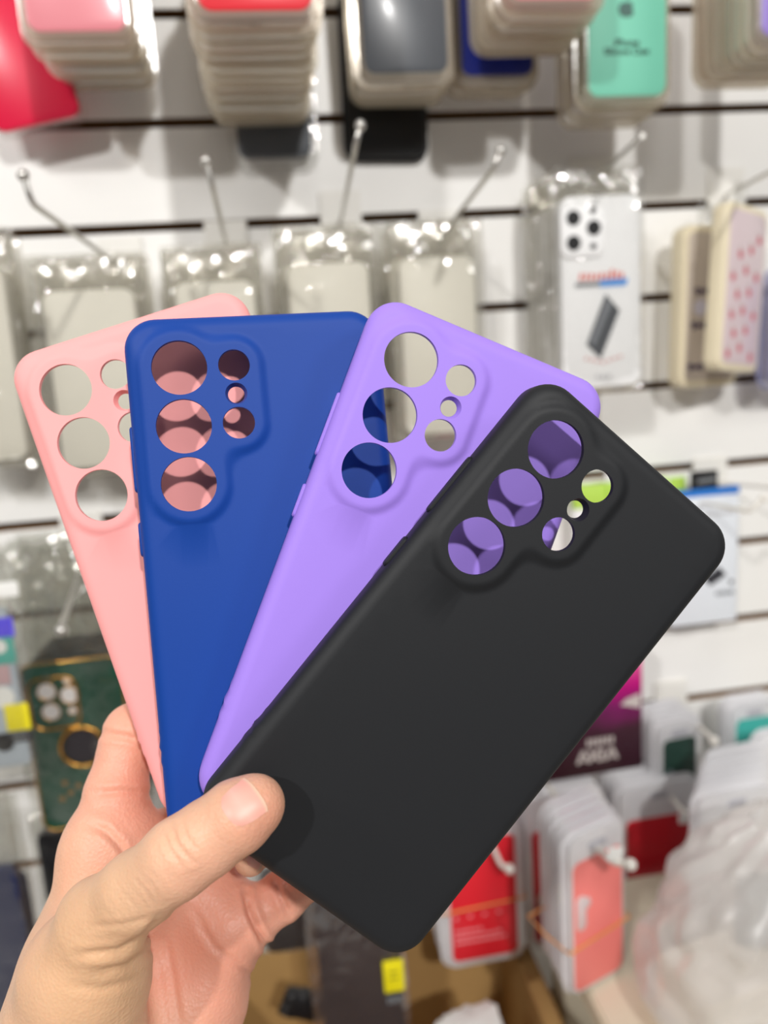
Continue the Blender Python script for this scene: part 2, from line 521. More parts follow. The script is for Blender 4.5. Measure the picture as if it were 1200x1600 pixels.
def bag_stack(x0, y0, x1, y1, Y, n, dY, inside, lab_f, lab_r, group, seed, fm=None, header=None, jit=0.003):
    rnd = random.Random(seed)
    b, w, h = px_rect(x0, y0, x1, y1, Y)
    for i in range(n):
        P = b + Vector((rnd.uniform(-jit, jit)*(i > 0), i*dY, rnd.uniform(-jit, jit)*(i > 0)))
        bagged(P, w, h, inside, lab_f if i == 0 else lab_r, seed*10+i, group, t=min(0.013, dY*0.95), fm=fm or m_filmb, header=header if i == 0 else None, rot=(0, rnd.uniform(-0.02, 0.02), 0))
GB = 'clear bagged cases on the middle hooks'
bag_stack(-85, 352, 62, 735, 0.775, 4, 0.016, m_frost, 'clear bag of frosted cases hanging left of the pink case', 'clear bag tucked behind the bag left of the pink case', GB, 11)
bag_stack(82, 392, 262, 742, 0.775, 4, 0.0165, m_frost, 'clear bag with frosted case hanging behind the pink case', 'clear bag tucked behind the bag at the pink case', GB, 12)
bag_stack(285, 378, 440, 735, 0.78, 4, 0.016, m_frost, 'clear bag with frosted case hanging behind the blue case', 'clear bag tucked behind the bag at the blue case', GB, 13)
bag_stack(455, 348, 612, 715, 0.78, 4, 0.016, m_frost, 'clear bag with frosted case showing between the blue and lilac cases', 'clear bag tucked behind the bag between blue and lilac cases', GB, 14)
bag_stack(622, 342, 768, 690, 0.78, 4, 0.016, m_frost, 'clear bag with frosted case seen through the holes of the lilac case', 'clear bag tucked behind the bag at the lilac case', GB, 15)

# white illustrated packs
def shape(root, name, pts, mat, y, t=0.0004):
    return mesh_obj(name, polyplate(name, pts, y-t, t), mat, root)
def disc_pts(cx, cz, r, n=20):
    return [(cx+r*math.cos(2*math.pi*i/n), cz+r*math.sin(2*math.pi*i/n)) for i in range(n)]
b, w, h = px_rect(876, 268, 1010, 612, 0.75)
gI = 'white illustrated case packs on one hook'
for i in range(8):
    P = b + Vector((random.uniform(-.002, .002)*(i > 0), i*0.0128, random.uniform(-.002, .002)*(i > 0)))
    root = bagged(P, w*1.05, h*1.03, m_card, 'white phone case pack with camera bump and phone illustration' if i == 0 else 'clear edged white case pack behind the illustrated front pack', 60+i, gI,
                  t=0.0122, case=(w*0.93, h*0.88, h*0.02, 0), amp=0.003, fm=m_film if i == 0 else m_filmb)
    if i == 0:
        X = lambda px: (px-943)/134*w
        Zp = lambda py: (612-py)/344*h
        yf = 0.0022
        bump = mesh_obj('camera_bump', slab('camera_bump', w*0.50, w*0.52, 0.003, 0.009, 0.001, 0, -0.0010), m_card, root)
        bump.location = (X(913), 0, Zp(358))
        for lx, ly, r in ((899, 336, 0.0072), (930, 352, 0.0072), (899, 374, 0.0072)):
            shape(root, 'camera_lens', disc_pts(X(lx), Zp(ly), r), m_black, -0.0012, 0.0006)
        for lx, ly, r in ((929, 326, 0.003), (929, 380, 0.003)):
            shape(root, 'flash_dot', disc_pts(X(lx), Zp(ly), r, 12), m_black, -0.0012, 0.0006)
        m_redp = M('red print', (226, 106, 92), 0.6); m_bluep = M('blue print', (62, 150, 226), 0.5); m_gryp = M('grey print', (120, 124, 128), 0.5)
        rnd = random.Random(5)
        for k in range(9):
            xx = X(908+k*8); z0 = Zp(432); z1 = Zp(419+rnd.uniform(-2, 4))
            shape(root, 'red_print', [(xx, z0), (xx+0.0028, z0), (xx+0.0040, z1), (xx+0.0010, z1)], m_redp, yf-0.0005)
        shape(root, 'grey_bar', [(X(901), Zp(442)), (X(940), Zp(442)), (X(940), Zp(435)), (X(903), Zp(435))], m_gryp, yf-0.0005)
        shape(root, 'blue_bar', [(X(940), Zp(443)), (X(981), Zp(443)), (X(985), Zp(432)), (X(940), Zp(433))], m_bluep, yf-0.0005)
        shape(root, 'phone_picture', [(X(918), Zp(534)), (X(940), Zp(558)), (X(971), Zp(482)), (X(949), Zp(455))], M('phone print', (70, 74, 80), 0.4), yf-0.0005)
        shape(root, 'phone_picture_glare', [(X(924), Zp(530)), (X(930), Zp(536)), (X(958), Zp(470)), (X(952), Zp(463))], M('phone glare print', (128, 132, 138), 0.4), yf-0.0010)
        for k in range(7):
            xx = X(914+k*9)
            zz = Zp(564-abs(k-3)*2.5)
            shape(root, 'red_print', [(xx, zz-0.0012), (xx+0.004, zz-0.0006), (xx+0.004, zz+0.0012), (xx+0.0008, zz+0.001)], M('faded red print', (206, 130, 124), 0.6), yf-0.0005)
        for k in range(3):
            shape(root, 'grey_print', [(X(932+k*9), Zp(592)), (X(938+k*9), Zp(592)), (X(938+k*9), Zp(584)), (X(932+k*9), Zp(584))], M('pale grey print', (196, 196, 198), 0.6), yf-0.0005)

# cream framed patterned cases
m_cframe = M('ivory case edge', (238, 226, 196), 0.35, coat=0.2)
m_taupe = M('taupe card', (196, 184, 172), 0.4, coat=0.3)
m_pale = M('pale pink card', (222, 204, 208), 0.4, coat=0.3)
m_flower = M('rose print', (204, 104, 118), 0.6); m_leafp = M('leaf print', (150, 150, 116), 0.6); m_wing = M('plum print', (84, 72, 92), 0.6); m_pw = M('pale lilac print', (206, 202, 216), 0.6)
def framed(x0, y0, x1, y1, Y, t, label, facem, deco, rot=(0, 0, 0), n=1):
    b, w, h = px_rect(x0, y0, x1, y1, Y)
    w = 0.082
    root = empty('framed_phone_case', b, rot)
    mesh_obj('case_frame', slab('case_frame', w, h, t, 0.012, 0.003, h/2, 0.0), m_cframe, root)
    mesh_obj('back_panel', slab('back_panel', w-0.012, h-0.014, 0.002, 0.009, 0.0006, h/2, -0.0008), facem, root)
    deco(root, w, h)
    mesh_obj('hang_tab', slab('hang_tab', 0.024, 0.03, 0.0008, 0.004, 0.0002, h+0.010, t*0.6), m_film, root)
    tag(root, label, 'phone case', 'cream framed patterned cases')
    return root
def deco_moth(root, w, h):
    for cx, cz in ((-0.16, 0.60), (-0.20, 0.39), (-0.24, 0.13), (0.12, 0.13)):
        x, z = cx*w, cz*h
        for s in (-1, 1):
            shape(root, 'moth_print', [(x, z-0.002), (x+s*0.009, z-0.005), (x+s*0.012, z+0.003), (x+s*0.005, z+0.004), (x, z+0.001)], m_wing, -0.0008)
    shape(root, 'pale_print', disc_pts(-0.2*w, 0.50*h, 0.009, 12), m_pw, -0.0008, 0.0003)
def deco_flower(root, w, h):
    rnd = random.Random(3)
    for r_ in range(7):
        for c in range(3):
            x = (-0.27+0.27*c+(0.10 if r_ % 2 else -0.02))*w + rnd.uniform(-.002, .002)
            z = (0.10+0.118*r_+0.04*(c % 2))*h + rnd.uniform(-.002, .002)
            if abs(x) > w/2-0.012: continue
            if r_ == 6 and c < 2: continue
            shape(root, 'flower_print', [(x+0.0042*(1+0.25*math.cos(5*a))*math.cos(a), z+0.0042*(1+0.25*math.cos(5*a))*math.sin(a)) for a in [2*math.pi*k/20 for k in range(20)]], m_flower, -0.0008)
            shape(root, 'leaf_print', [(x-0.001, z+0.004), (x-0.004, z+0.007), (x-0.0005, z+0.006)], m_leafp, -0.0008)
framed(1054, 352, 1160, 604, 0.815, 0.020, 'taupe phone case in thick cream frame printed with dark moths', m_taupe, deco_moth, (0, 0.03, 0.22))
framed(1118, 318, 1188, 580, 0.775, 0.018, 'pale phone case in thick cream frame printed with small red flowers', m_pale, deco_flower, (0, 0.10, 0.50))
b, w, h = px_rect(1200, 420, 1330, 604, 0.80)
blister(b, w, h, 0.02, lil, 'phone case pack with blue violet rim beside the red flower case', 'cream framed patterned cases', (0, 0.03, 0), film('violet rim tray', tint=(0.9, 0.9, 0.95), milk=0.4, milkcol=(0.5, 0.52, 0.78)))

# accessory packs behind the black case
b, w, h = px_rect(1046, 764, 1152, 975, 0.82)
root = empty('accessory_pack', b)
mesh_obj('card', slab('card', w, h, 0.006, 0.004, 0.001, h/2, 0), M('cool white card', (228, 233, 240), 0.35), root)
mesh_obj('blue_band', slab('blue_band', w, 0.009, 0.0066, 0.001, 0.0003, h-0.0045, -0.0003), M('blue band', (40, 120, 206), 0.4), root)
X = lambda px: (px-1099)/106*w
Zp = lambda py: (975-py)/211*h
mesh_obj('hang_tab', slab('hang_tab', 0.034, 0.024, 0.002, 0.003, 0.0005, h+0.009, 0.002), m_black, root)
shape(root, 'tab_print', [(X(1088), h+0.006), (X(1116), h+0.008), (X(1116), h+0.013), (X(1088), h+0.011)], m_gryp, 0.0018)
shape(root, 'gadget_picture', [(X(1098), Zp(902)), (X(1122), Zp(886)), (X(1134), Zp(900)), (X(1109), Zp(915))], m_ink, -0.0002)
shape(root, 'gadget_dot', disc_pts(X(1142), Zp(912), 0.0028, 12), m_black, -0.0002)
for k in range(6):
    shape(root, 'grey_print', [(X(1118+k*5), Zp(932)), (X(1121+k*5), Zp(932)), (X(1121+k*5), Zp(925)), (X(1118+k*5), Zp(925))], m_gryp, -0.0002)
for k in range(8):
    shape(root, 'grey_print', [(X(1098+k*6), Zp(806)), (X(1102+k*6), Zp(806)), (X(1102+k*6), Zp(800)), (X(1098+k*6), Zp(800))], M('pale grey print', (196, 196, 198), 0.6), -0.0002)
tag(root, 'white accessory pack with blue band and black hang tab', 'accessory pack')
b, w, h = px_rect(898, 752, 1044, 900, 0.825)
root = empty('accessory_pack', b)
mesh_obj('card', slab('card', w, h, 0.006, 0.004, 0.001, h/2, 0), m_card, root)
mesh_obj('lime_band', slab('lime_band', w, 0.028, 0.0066, 0.001, 0.0003, h-0.014, -0.0003), M('lime band', (186, 224, 92), 0.45), root)
mesh_obj('hang_tab', slab('hang_tab', 0.034, 0.016, 0.002, 0.003, 0.0005, h+0.006, 0.002), m_card, root)
mesh_obj('lime_flap', slab('lime_flap', w*0.3, 0.016, 0.004, 0.001, 0.0003, h-0.010, -0.004), M('lime band', (186, 224, 92), 0.45), root)
tag(root, 'white accessory pack with lime green band seen through the black case', 'accessory pack')
b, w, h = px_rect(1046, 745, 1072, 775, 0.835)
mesh_obj('lime_flag', slab('lime_flag', w, h, 0.002, 0.001, 0.0003, h/2, 0), M('lime band', (186, 224, 92), 0.45), root).location = b - root.location

# magenta boxed product
b, w, h = px_rect(842, 985, 1008, 1211, 0.70)
root = empty('gift_box', b, (0, 0, 0.04))
mg = bpy.data.materials.new('magenta gradient print')
mg.use_nodes = True
nt = mg.node_tree
pr = nt.nodes['Principled BSDF']
tc = nt.nodes.new('ShaderNodeTexCoord'); sp = nt.nodes.new('ShaderNodeSeparateXYZ'); mr = nt.nodes.new('ShaderNodeMapRange'); cr = nt.nodes.new('ShaderNodeValToRGB')
nt.links.new(tc.outputs['Object'], sp.inputs[0])
nz = nt.nodes.new('ShaderNodeTexNoise'); nz.inputs['Scale'].default_value = 22
nt.links.new(tc.outputs['Object'], nz.inputs['Vector'])
ad = nt.nodes.new('ShaderNodeMath'); ad.operation = 'MULTIPLY_ADD'; ad.inputs[1].default_value = 0.04
nt.links.new(nz.outputs['Fac'], ad.inputs[0]); nt.links.new(sp.outputs['Z'], ad.inputs[2])
nt.links.new(ad.outputs[0], mr.inputs['Value'])
mr.inputs['From Min'].default_value = 0.015; mr.inputs['From Max'].default_value = h+0.02
nt.links.new(mr.outputs['Result'], cr.inputs[0])
el = cr.color_ramp.elements
el[0].position = 0.0; el[0].color = srgb((44, 12, 24))
el[1].position = 1.0; el[1].color = srgb((245, 40, 140))
for p_, c_ in ((0.32, (58, 12, 36)), (0.48, (130, 10, 100)), (0.62, (196, 4, 126)), (0.78, (236, 90, 160))):
    e = el.new(p_); e.color = srgb(c_)
nt.links.new(cr.outputs[0], pr.inputs['Base Color'])
pr.inputs['Roughness'].default_value = 0.3
mesh_obj('carton', slab('carton', w, h, 0.03, 0.002, 0.001, h/2, 0), mg, root)
X = lambda px: (px-925)/166*w
Zp = lambda py: (1211-py)/226*h
m_silver = M('silver print', (206, 196, 192), 0.45)
def stroke(root, name, a, b_, wd, mat, y):
    a = Vector((a[0], 0, a[1])); b2 = Vector((b_[0], 0, b_[1]))
    d = (b2-a).normalized(); n = Vector((-d.z, 0, d.x))*wd/2
    q = [a-n, b2-n, b2+n, a+n]
    return shape(root, name, [(v.x, v.z) for v in q], mat, y)
zb, zt = Zp(1190), Zp(1170)
def letter(kind, cx, s=0.0085):
    if kind == 'A':
        stroke(root, 'letter_stroke', (cx-s, zb), (cx, zt), 0.0032, m_silver, -0.0001)
        stroke(root, 'letter_stroke', (cx+s, zb), (cx, zt), 0.0032, m_silver, -0.0001)
        stroke(root, 'letter_stroke', (cx-s*0.5, zb+0.003), (cx+s*0.5, zb+0.003), 0.0016, m_silver, -0.0004)
    elif kind == 'X':
        stroke(root, 'letter_stroke', (cx-s, zb), (cx+s, zt), 0.0032, m_silver, -0.0001)
        stroke(root, 'letter_stroke', (cx+s, zb), (cx-s, zt), 0.0032, m_silver, -0.0004)
    else:
        stroke(root, 'letter_stroke', (cx, zb), (cx, zt), 0.0032, m_silver, -0.0001)
for kind, px in (('A', 911), ('X', 929), ('I', 942), ('A', 957)):
    letter(kind, X(px), 0.0062)
for k in range(6):
    xx = X(917+k*7.6)
    shape(root, 'small_print', [(xx, Zp(1164)), (xx+0.0034, Zp(1164)), (xx+0.0038, Zp(1153)), (xx+0.0004, Zp(1153))], m_silver, -0.0001)
shape(root, 'silver_mark', [(X(972), Zp(1106)), (X(1004), Zp(1115)), (X(1004), Zp(1092)), (X(982), Zp(1098))], m_silver, -0.0001)
tag(root, 'magenta to maroon boxed product with silver lettering', 'box')

# ------------------------------------------------------------------ lower right: white tray packs
def white_pack(P, w, h, t, cmat, label, group, rot=(0, 0, 0), top=0.042, cut=None, side=0.009):
    root = empty('tray_phone_case', P, rot)
    mesh_obj('tray', tray_mesh(w, h, t, 0.0018, 0.014, 0.0035), m_clearw, root)
    c = mesh_obj('phone_case', insert_mesh(w-2*side, h-top-side-0.001, 0.004, 0.008, side+0.001), cmat, root)
    if cut:
        mesh_obj('lens_window', slab('lens_window', 0.011, 0.034, 0.001, 0.005, 0.0002, 0, -0.0016), m_clearw, root).location = (cut[0], 0, cut[1])
        mesh_obj('lens_window', slab('lens_window', 0.010, 0.011, 0.001, 0.0045, 0.0002, 0, -0.0014), m_clearw, root).location = (cut[0]+0.006, 0, cut[1]+0.008)
    mesh_obj('hang_slot', slab('hang_slot', 0.022, 0.008, 0.0008, 0.0038, 0.0002, 0, -0.0004), M('slot shade', (176, 176, 184), 0.5), root).location = (0, 0, h-0.016)
    tag(root, label, 'phone case', group)
    return root
def wstack(x0, y0, x1, y1, Y, n, dY, mats, lab_f, lab_r, group, yaw=0, cut=None, top=0.042, dx=0.0, dz=0.0, hooklab=None, seed=1, t=0.0092, side=0.009):
    rnd = random.Random(seed)
    b, w, h = px_rect(x0, y0, x1, y1, Y)
    w /= math.cos(yaw)
    for i in range(n):
        P = b + Vector((dx*i + rnd.uniform(-.001, .001)*(i > 0), i*dY, dz*i + rnd.uniform(-.0015, .0015)*(i > 0)))
        white_pack(P, w, h, t, mats[min(i, len(mats)-1)], lab_f if i == 0 else lab_r, group, (0, 0, yaw), top, cut if i == 0 else None, side)
    return b, w, h
GW = 'white tray case packs on the lower hooks'
wstack(694, 1300, 826, 1508, 0.70, 4, 0.013, [red], 'bright red phone case tray tied with an orange band, beside the black case corner', 'white tray behind the bright red banded case', GW, 0.02, top=0.006)
wstack(822, 1236, 948, 1478, 0.72, 4, 0.014, [C('deep red silicone', (190, 16, 34))], 'deep red phone case tray hanging behind the salmon stack', 'white tray behind the deep red case near the salmon stack', GW, 0.02)
wstack(966, 1222, 1092, 1455, 0.74, 4, 0.014, [C('deep red silicone', (190, 16, 34))], 'deep red phone case tray between the salmon stack and plastic bag', 'white tray behind the deep red case near the plastic bag', GW, 0.02)
bS, wS, hS = wstack(883, 1292, 990, 1540, 0.585, 5, 0.0125, [salm], 'salmon pink phone case tray with lens cutout, front of a banded stack', 'white tray behind the salmon pink case in the banded stack', GW, 0.36, cut=(-0.021, 0.086), top=0.026, side=0.005)
wstack(1022, 1125, 1100, 1300, 0.76, 4, 0.013, [dgreen], 'dark green phone case tray beside the magenta box', 'white tray behind the dark green case', GW, 0.10, top=0.022)
wstack(1135, 1095, 1215, 1280, 0.80, 2, 0.013, [teal], 'teal phone case tray high on the wall by the white trays', 'white tray behind the teal case', GW, 0.05, top=0.022)
wstack(1185, 1150, 1270, 1320, 0.75, 2, 0.013, [m_black], 'black phone case tray beside the teal case', 'white tray behind the black case near the teal one', GW, 0.05, top=0.03)
wstack(1082, 1232, 1212, 1440, 0.64, 6, 0.0135, [m_clearw], 'clear white phone case tray, front of the pale stack above the plastic bag', 'clear white tray in the pale stack above the plastic bag', GW, 0.08, top=0.03, dx=0.0105)
# lens dots on the dark green case
dg_root = [o for o in COL.objects if o.get('label', '').startswith('dark green phone')][0]
for k, z in enumerate((0.078, 0.066)):
    shape(dg_root, 'lens_ring', disc_pts(-0.012, z, 0.0042, 14), M('pale lens', (150, 160, 166), 0.3), -0.0008)
# print on the bright red pack
rp = [o for o in COL.objects if o.get('label', '').startswith('bright red')][0]
m_pinkp = M('pale pink print', (240, 150, 156), 0.5)
rnd = random.Random(4)
for r_, n in ((0.046, 6), (0.039, 10), (0.032, 11), (0.062, 12)):
    for k in range(n):
        xx = -0.033+k*0.0052
        if r_ > 0.06 and k % 3: continue
        shape(rp, 'print_mark', [(xx, r_), (xx+0.0042, r_), (xx+0.0042, r_+rnd.uniform(.0018, .0032)), (xx, r_+.0025)], m_pinkp, -0.0009)
# rubber bands
m_band = M('amber rubber band', (222, 150, 84), 0.5)
def band(root_loc, w, t0, t1, z, label, rz=0.0, slope=0.0, dx=0.0):
    root = empty('rubber_band', root_loc, (0, 0, rz))
    pts = [(-w/2-0.002, t0, z), (w/2+0.002, t0, z+slope), (w/2+0.004, (t0+t1)/2, z+slope), (w/2+0.002-dx, t1, z+slope), (-w/2-0.002-dx, t1, z), (-w/2-0.004, (t0+t1)/2, z)]
    mesh_obj('band', tube('band', pts, 0.0011, 8, True), m_band, root)
    tag(root, label, 'rubber band')
band(bS, wS, -0.0022, 0.055, 0.052, 'amber rubber band around the salmon case stack', 0.36, 0.006)
band(rp.location, 0.089, -0.0022, 0.055, 0.072, 'amber rubber band around the bright red case trays', 0.02, 0.004)
# hooks for the lower rows
hook([Vector((at(862, 1240, 0.70).x, WB, at(862, 1240, 0.70).z)), at(905, 1298, 0.62), at(958, 1348, 0.555), at(985, 1351, 0.545)], 'white wire hook with ball tip over the salmon case stack', m_hookw, r=0.0026)
hook([Vector((at(740, 1240, 0.74).x, WB, at(740, 1240, 0.74).z)), at(772, 1328, 0.69), at(783, 1352, 0.68), at(796, 1358, 0.675)], 'white wire hook with ball tip over the bright red tray', m_hookw, r=0.0026)
hook([Vector((at(1030, 1215, 0.8).x, WB, at(1030, 1215, 0.8).z)), at(1062, 1262, 0.72), at(1084, 1282, 0.70)], 'white wire hook over the deep red tray near the plastic bag', m_hookw, r=0.0026)
hook([Vector((at(1072, 1118, 0.82).x, WB, at(1072, 1118, 0.82).z)), at(1108, 1150, 0.73), at(1116, 1158, 0.72)], 'white wire hook over the dark green tray', m_hookw, r=0.0026)
b_ = at(1076, 1278, 0.70)
pt = empty('price_tag', b_)
mesh_obj('paper', slab('paper', 0.022, 0.012, 0.0012, 0.0015, 0.0003, 0, 0), m_white, pt)
tag(pt, 'small white price tag on the hook end by the deep red tray', 'price tag')
b_ = at(962, 1335, 0.553)
pt = empty('price_tag', b_, (0, 0.3, 0.3))
mesh_obj('paper', slab('paper', 0.017, 0.012, 0.0012, 0.0015, 0.0003, 0, 0), m_white, pt)
tag(pt, 'small white price tag on the hook end over the salmon stack', 'price tag')

# ------------------------------------------------------------------ table, plastic bag, cardboard box
TZ = at(1000, 1566, 0.56).z
tx0 = 0.235
m_table = M('cream table top', (216, 206, 184), 0.35, var=0.03, vscale=12)
tb = empty('side_table', (tx0+0.3, 0.56, 0))
mesh_obj('table_top', box('table_top', -0.3, 0.45, -0.16, 0.16, TZ-0.025, TZ, 0.003), m_table, tb)
for sx in (-0.27, 0.42):
    for sy in (-0.13, 0.13):
        mesh_obj('leg', box('leg', sx-0.02, sx+0.02, sy-0.02, sy+0.02, 0.0, TZ-0.0245, 0.002), m_table, tb)
tag(tb, 'cream topped side table under the plastic bag', 'table')
# translucent carrier bag with things in it
def bag_blob(cx, cy, z0, rx, ry, h, seed):
    V = []; Fc = []
    nu, nv = 64, 44
    for j in range(nv+1):
        v = j/nv
        for i in range(nu):
            a = 2*math.pi*i/nu
            c_, s_ = math.cos(a), math.sin(a)
            sq = (abs(c_)**3+abs(s_)**3)**(-1/3)
            rad = sq*(1-0.45*v**3.5)*min(1, (v*12+0.2))**0.5
            if v > 0.97: rad *= 0.85
            q = Vector((c_*1.7+seed, s_*1.7, v*2.6))
            fold = abs(noise.noise(q*1.4))*0.34 + noise.noise(q*0.8)*0.22 - abs(noise.noise(q*3.1))*0.10
            rad *= 1 + fold*(0.35+0.9*v)
            lean = 0.055*v*v
            V.append((cx + c_*rx*rad + lean, cy + s_*ry*rad, z0 + h*(v - 0.05*noise.noise(q*2))*(1 if j else 0)))
    for j in range(nv):
        for i in range(nu):
            k = (i+1) % nu
            Fc.append((j*nu+i, j*nu+k, (j+1)*nu+k, (j+1)*nu+i))
    Fc.append(tuple(range(nu)))
    return mk('film', V, Fc, 60)
pc = at(1146, 1560, 0.53)
pb = empty('plastic_bag', (pc.x, 0.53, TZ))
mesh_obj('bag_film', bag_blob(0, 0, 0.001, 0.074, 0.066, 0.178, 2.3), m_filmw, pb)
tag(pb, 'milky translucent plastic bag slumped on the side table', 'bag')
cb = empty('carton', (pc.x+0.004, 0.535, TZ), (0, 0, 0.2))
mesh_obj('body', box('body', -0.058, 0.062, -0.035, 0.035, 0.002, 0.052, 0.004), M('ivory carton', (238, 230, 214), 0.5), cb)
tag(cb, 'ivory carton lying inside the plastic bag', 'carton')
gb = empty('grey_pouch', (pc.x+0.05, 0.53, TZ+0.053), (0, 0, -0.1))
mesh_obj('pouch_body', pillow_mesh('pouch_body', 0.075, 0.058, 0.035, 5.5, amp=0.006, crisp=False), M('grey foil', (140, 144, 142), 0.3), gb)
tag(gb, 'grey foil pouch inside the top of the plastic bag', 'pouch')
# white sheet corner on the table
b_ = at(1175, 1592, 0.45)
sh = mesh_obj('paper_sheet', box('paper_sheet', -0.05, 0.1, -0.03, 0.025, 0.0002, 0.0016), m_white)
sh.location = (b_.x+0.02, 0.45, TZ)
tag(sh, 'white sheet lying at the front of the side table', 'paper')

# cardboard box with flaps
m_cardb = M('brown cardboard', (170, 134, 82), 0.75, var=0.08, vscale=30)
bx0, bx1 = at(330, 1470, 0.78).x, 0.2125
bz1 = at(600, 1462, 0.78).z
by0, by1 = 0.36, 0.785
cbx = empty('cardboard_box', ((bx0+bx1)/2, (by0+by1)/2, 0))
hx, hy, tk = (bx1-bx0)/2, (by1-by0)/2, 0.005
mesh_obj('panel', box('panel', -hx, hx, hy-tk, hy, 0.004, bz1), m_cardb, cbx)
mesh_obj('panel', box('panel', -hx, hx, -hy, -hy+tk, 0.004, bz1-0.12), m_cardb, cbx)
mesh_obj('panel', box('panel', -hx, -hx+tk, -hy+tk*0.9, hy-tk*0.9, 0.004, bz1), m_cardb, cbx)
mesh_obj('panel', box('panel', hx-tk, hx, -hy+tk*0.9, hy-tk*0.9, 0.004, bz1), m_cardb, cbx)
mesh_obj('bottom', box('bottom', -hx, hx, -hy, hy, 0.0, 0.006), m_cardb, cbx)
fp = mesh_obj('flap', box('flap', 0, 0.018, -hy+0.01, hy-0.01, -tk/2, tk/2), m_cardb, cbx)
fp.location = (hx-0.003, 0, bz1-0.002); fp.rotation_euler = (0, math.radians(12), 0)
tag(cbx, 'open brown cardboard box on the floor below the hanging packs', 'box')

# bags by the cardboard box
m_char = M('charcoal case', (46, 46, 50), 0.4, coat=0.2)
m_yel = M('yellow sticker', (236, 222, 20), 0.5)
m_lilacfilm = film('rose bag film', tint=(0.95, 0.91, 0.92), base=0.1, edge=0.6, milk=0.05, milkcol=(0.86, 0.76, 0.78))
def tagged_bag(x0, y0, x1, y1, Y, label, inside, seed, sticker=None, fm=None, case=None, rot=(0, 0, 0), group=None):
    b, w, h = px_rect(x0, y0, x1, y1, Y)
    root = bagged(b, w, h, inside, label, seed, group, t=0.014, fm=fm or m_film, case=case and (case[0]*w, case[1]*h, case[2]*h, case[3]*w), rot=rot, amp=0.003)
    if sticker:
        sx0, sy0, sx1, sy1 = sticker
        cx = ((sx0+sx1)/2-(x0+x1)/2)/(x1-x0)*w; cz = (y1-(sy0+sy1)/2)/(y1-y0)*h
        sw = (sx1-sx0)/(x1-x0)*w; shh = (sy1-sy0)/(y1-y0)*h
        mesh_obj('yellow_sticker', slab('yellow_sticker', sw, shh, 0.0006, 0.001, 0.0002, cz, -0.0025), m_yel, root).location.x = cx
        for k in range(2):
            shape(root, 'sticker_print', [(cx-sw*0.25, cz-shh*0.1+k*shh*0.2), (cx+sw*0.22, cz-shh*0.1+k*shh*0.2), (cx+sw*0.22, cz-shh*0.04+k*shh*0.2), (cx-sw*0.25, cz-shh*0.04+k*shh*0.2)], M('olive print', (150, 140, 20), 0.6), -0.0025)
        for k in range(4):
            xx = cx-sw*0.4+k*sw*0.2
            shape(root, 'small_print', [(xx, cz-shh*0.85), (xx+sw*0.13, cz-shh*0.85), (xx+sw*0.13, cz-shh*0.62), (xx, cz-shh*0.62)], m_gryp, -0.0025)
    return root, b, w, h
tagged_bag(498, 1375, 652, 1680, 0.66, 'charcoal phone case in rose tinted bag with yellow sticker below the black case', m_char, 31, (612, 1500, 644, 1550), m_lilacfilm, (0.84, 0.93, 0.02, 0.02))
tagged_bag(405, 1330, 512, 1494, 0.72, 'small charcoal phone case bag hanging behind the little finger', m_char, 32)
bl = empty('black_pouch', at(470, 1600, 0.70), (0, 0.4, 0))
mesh_obj('pouch_body', pillow_mesh('pouch_body', 0.05, 0.03, 0.02, 8.1, amp=0.004, crisp=False), m_black, bl)
tag(bl, 'black folded pouch lying in the cardboard box', 'pouch')
wc = empty('crumpled_paper', at(760, 1690, 0.62), (0, -0.15, 0.3))
mesh_obj('paper_body', pillow_mesh('paper_body', 0.075, 0.05, 0.05, 9.3, amp=0.010, crisp=False), m_white, wc)
tag(wc, 'white crumpled paper in the cardboard box', 'paper')

# ------------------------------------------------------------------ left side
m_gold = M('gold trim', (214, 160, 74), 0.22, metal=1.0)
m_emer = M('emerald case', (6, 72, 55), 0.3, coat=0.4)
b, w, h = px_rect(48, 850, 232, 1300, 0.70)
for i in range(4):
    rootg = bagged(b + Vector((0.002*i, 0.0195*i, 0.001*i)), w, h, m_emer if i == 0 else m_char,
               'emerald green phone case with gold trim in a clear bag beside the hand' if i == 0 else 'clear bag with dark case behind the emerald green case', 40+i,
               'clear bagged cases by the hand', t=0.014, fm=m_filmg, case=(w*0.86, h*0.595, h*0.02, 0.004), amp=0.007)
    if i == 0: green_root = rootg
X = lambda px, py: (px - (140 + (py-1160)*0.15))/184*w*0.97 + 0.004
Zp = lambda py: (1300-py)/450*h
def ring_pts(pts):
    return pts
def gold_ring(root, name, outline, y, r=0.0011):
    return mesh_obj(name, tube(name, [(x, y, z) for x, z in outline], r, 8, True), m_gold, root)
co = [(x+0.004, z+h*0.02+h*0.2975) for x, z in rr(w*0.86, h*0.595, 0.011)]
gold_ring(green_root, 'gold_edge', co, 0.0025, 0.0012)
cxm, czm = X(96, 1085), Zp(1085)
gold_ring(green_root, 'camera_frame', [(cxm+x, czm+z) for x, z in rr(0.043, 0.050, 0.012)], 0.0005, 0.0013)
for lx, ly, r in ((84, 1066, 0.0086), (121, 1075, 0.0086), (91, 1098, 0.0086), (117, 1052, 0.004), (126, 1100, 0.004)):
    shape(green_root, 'lens_window', disc_pts(X(lx, ly), Zp(ly), r), M('pale lens window', (226, 222, 224), 0.4), 0.0016, 0.0006)
    gold_ring(green_root, 'lens_ring', disc_pts(X(lx, ly), Zp(ly), r), 0.0008, 0.0007)
cxr, czr = X(142, 1158), Zp(1158)
shape(green_root, 'grip_disc', disc_pts(cxr, czr, 0.0165, 28), M('dark disc', (44, 40, 44), 0.35), 0.0012, 0.002)
gold_ring(green_root, 'grip_ring', disc_pts(cxr, czr, 0.0195, 32), -0.0005, 0.0019)
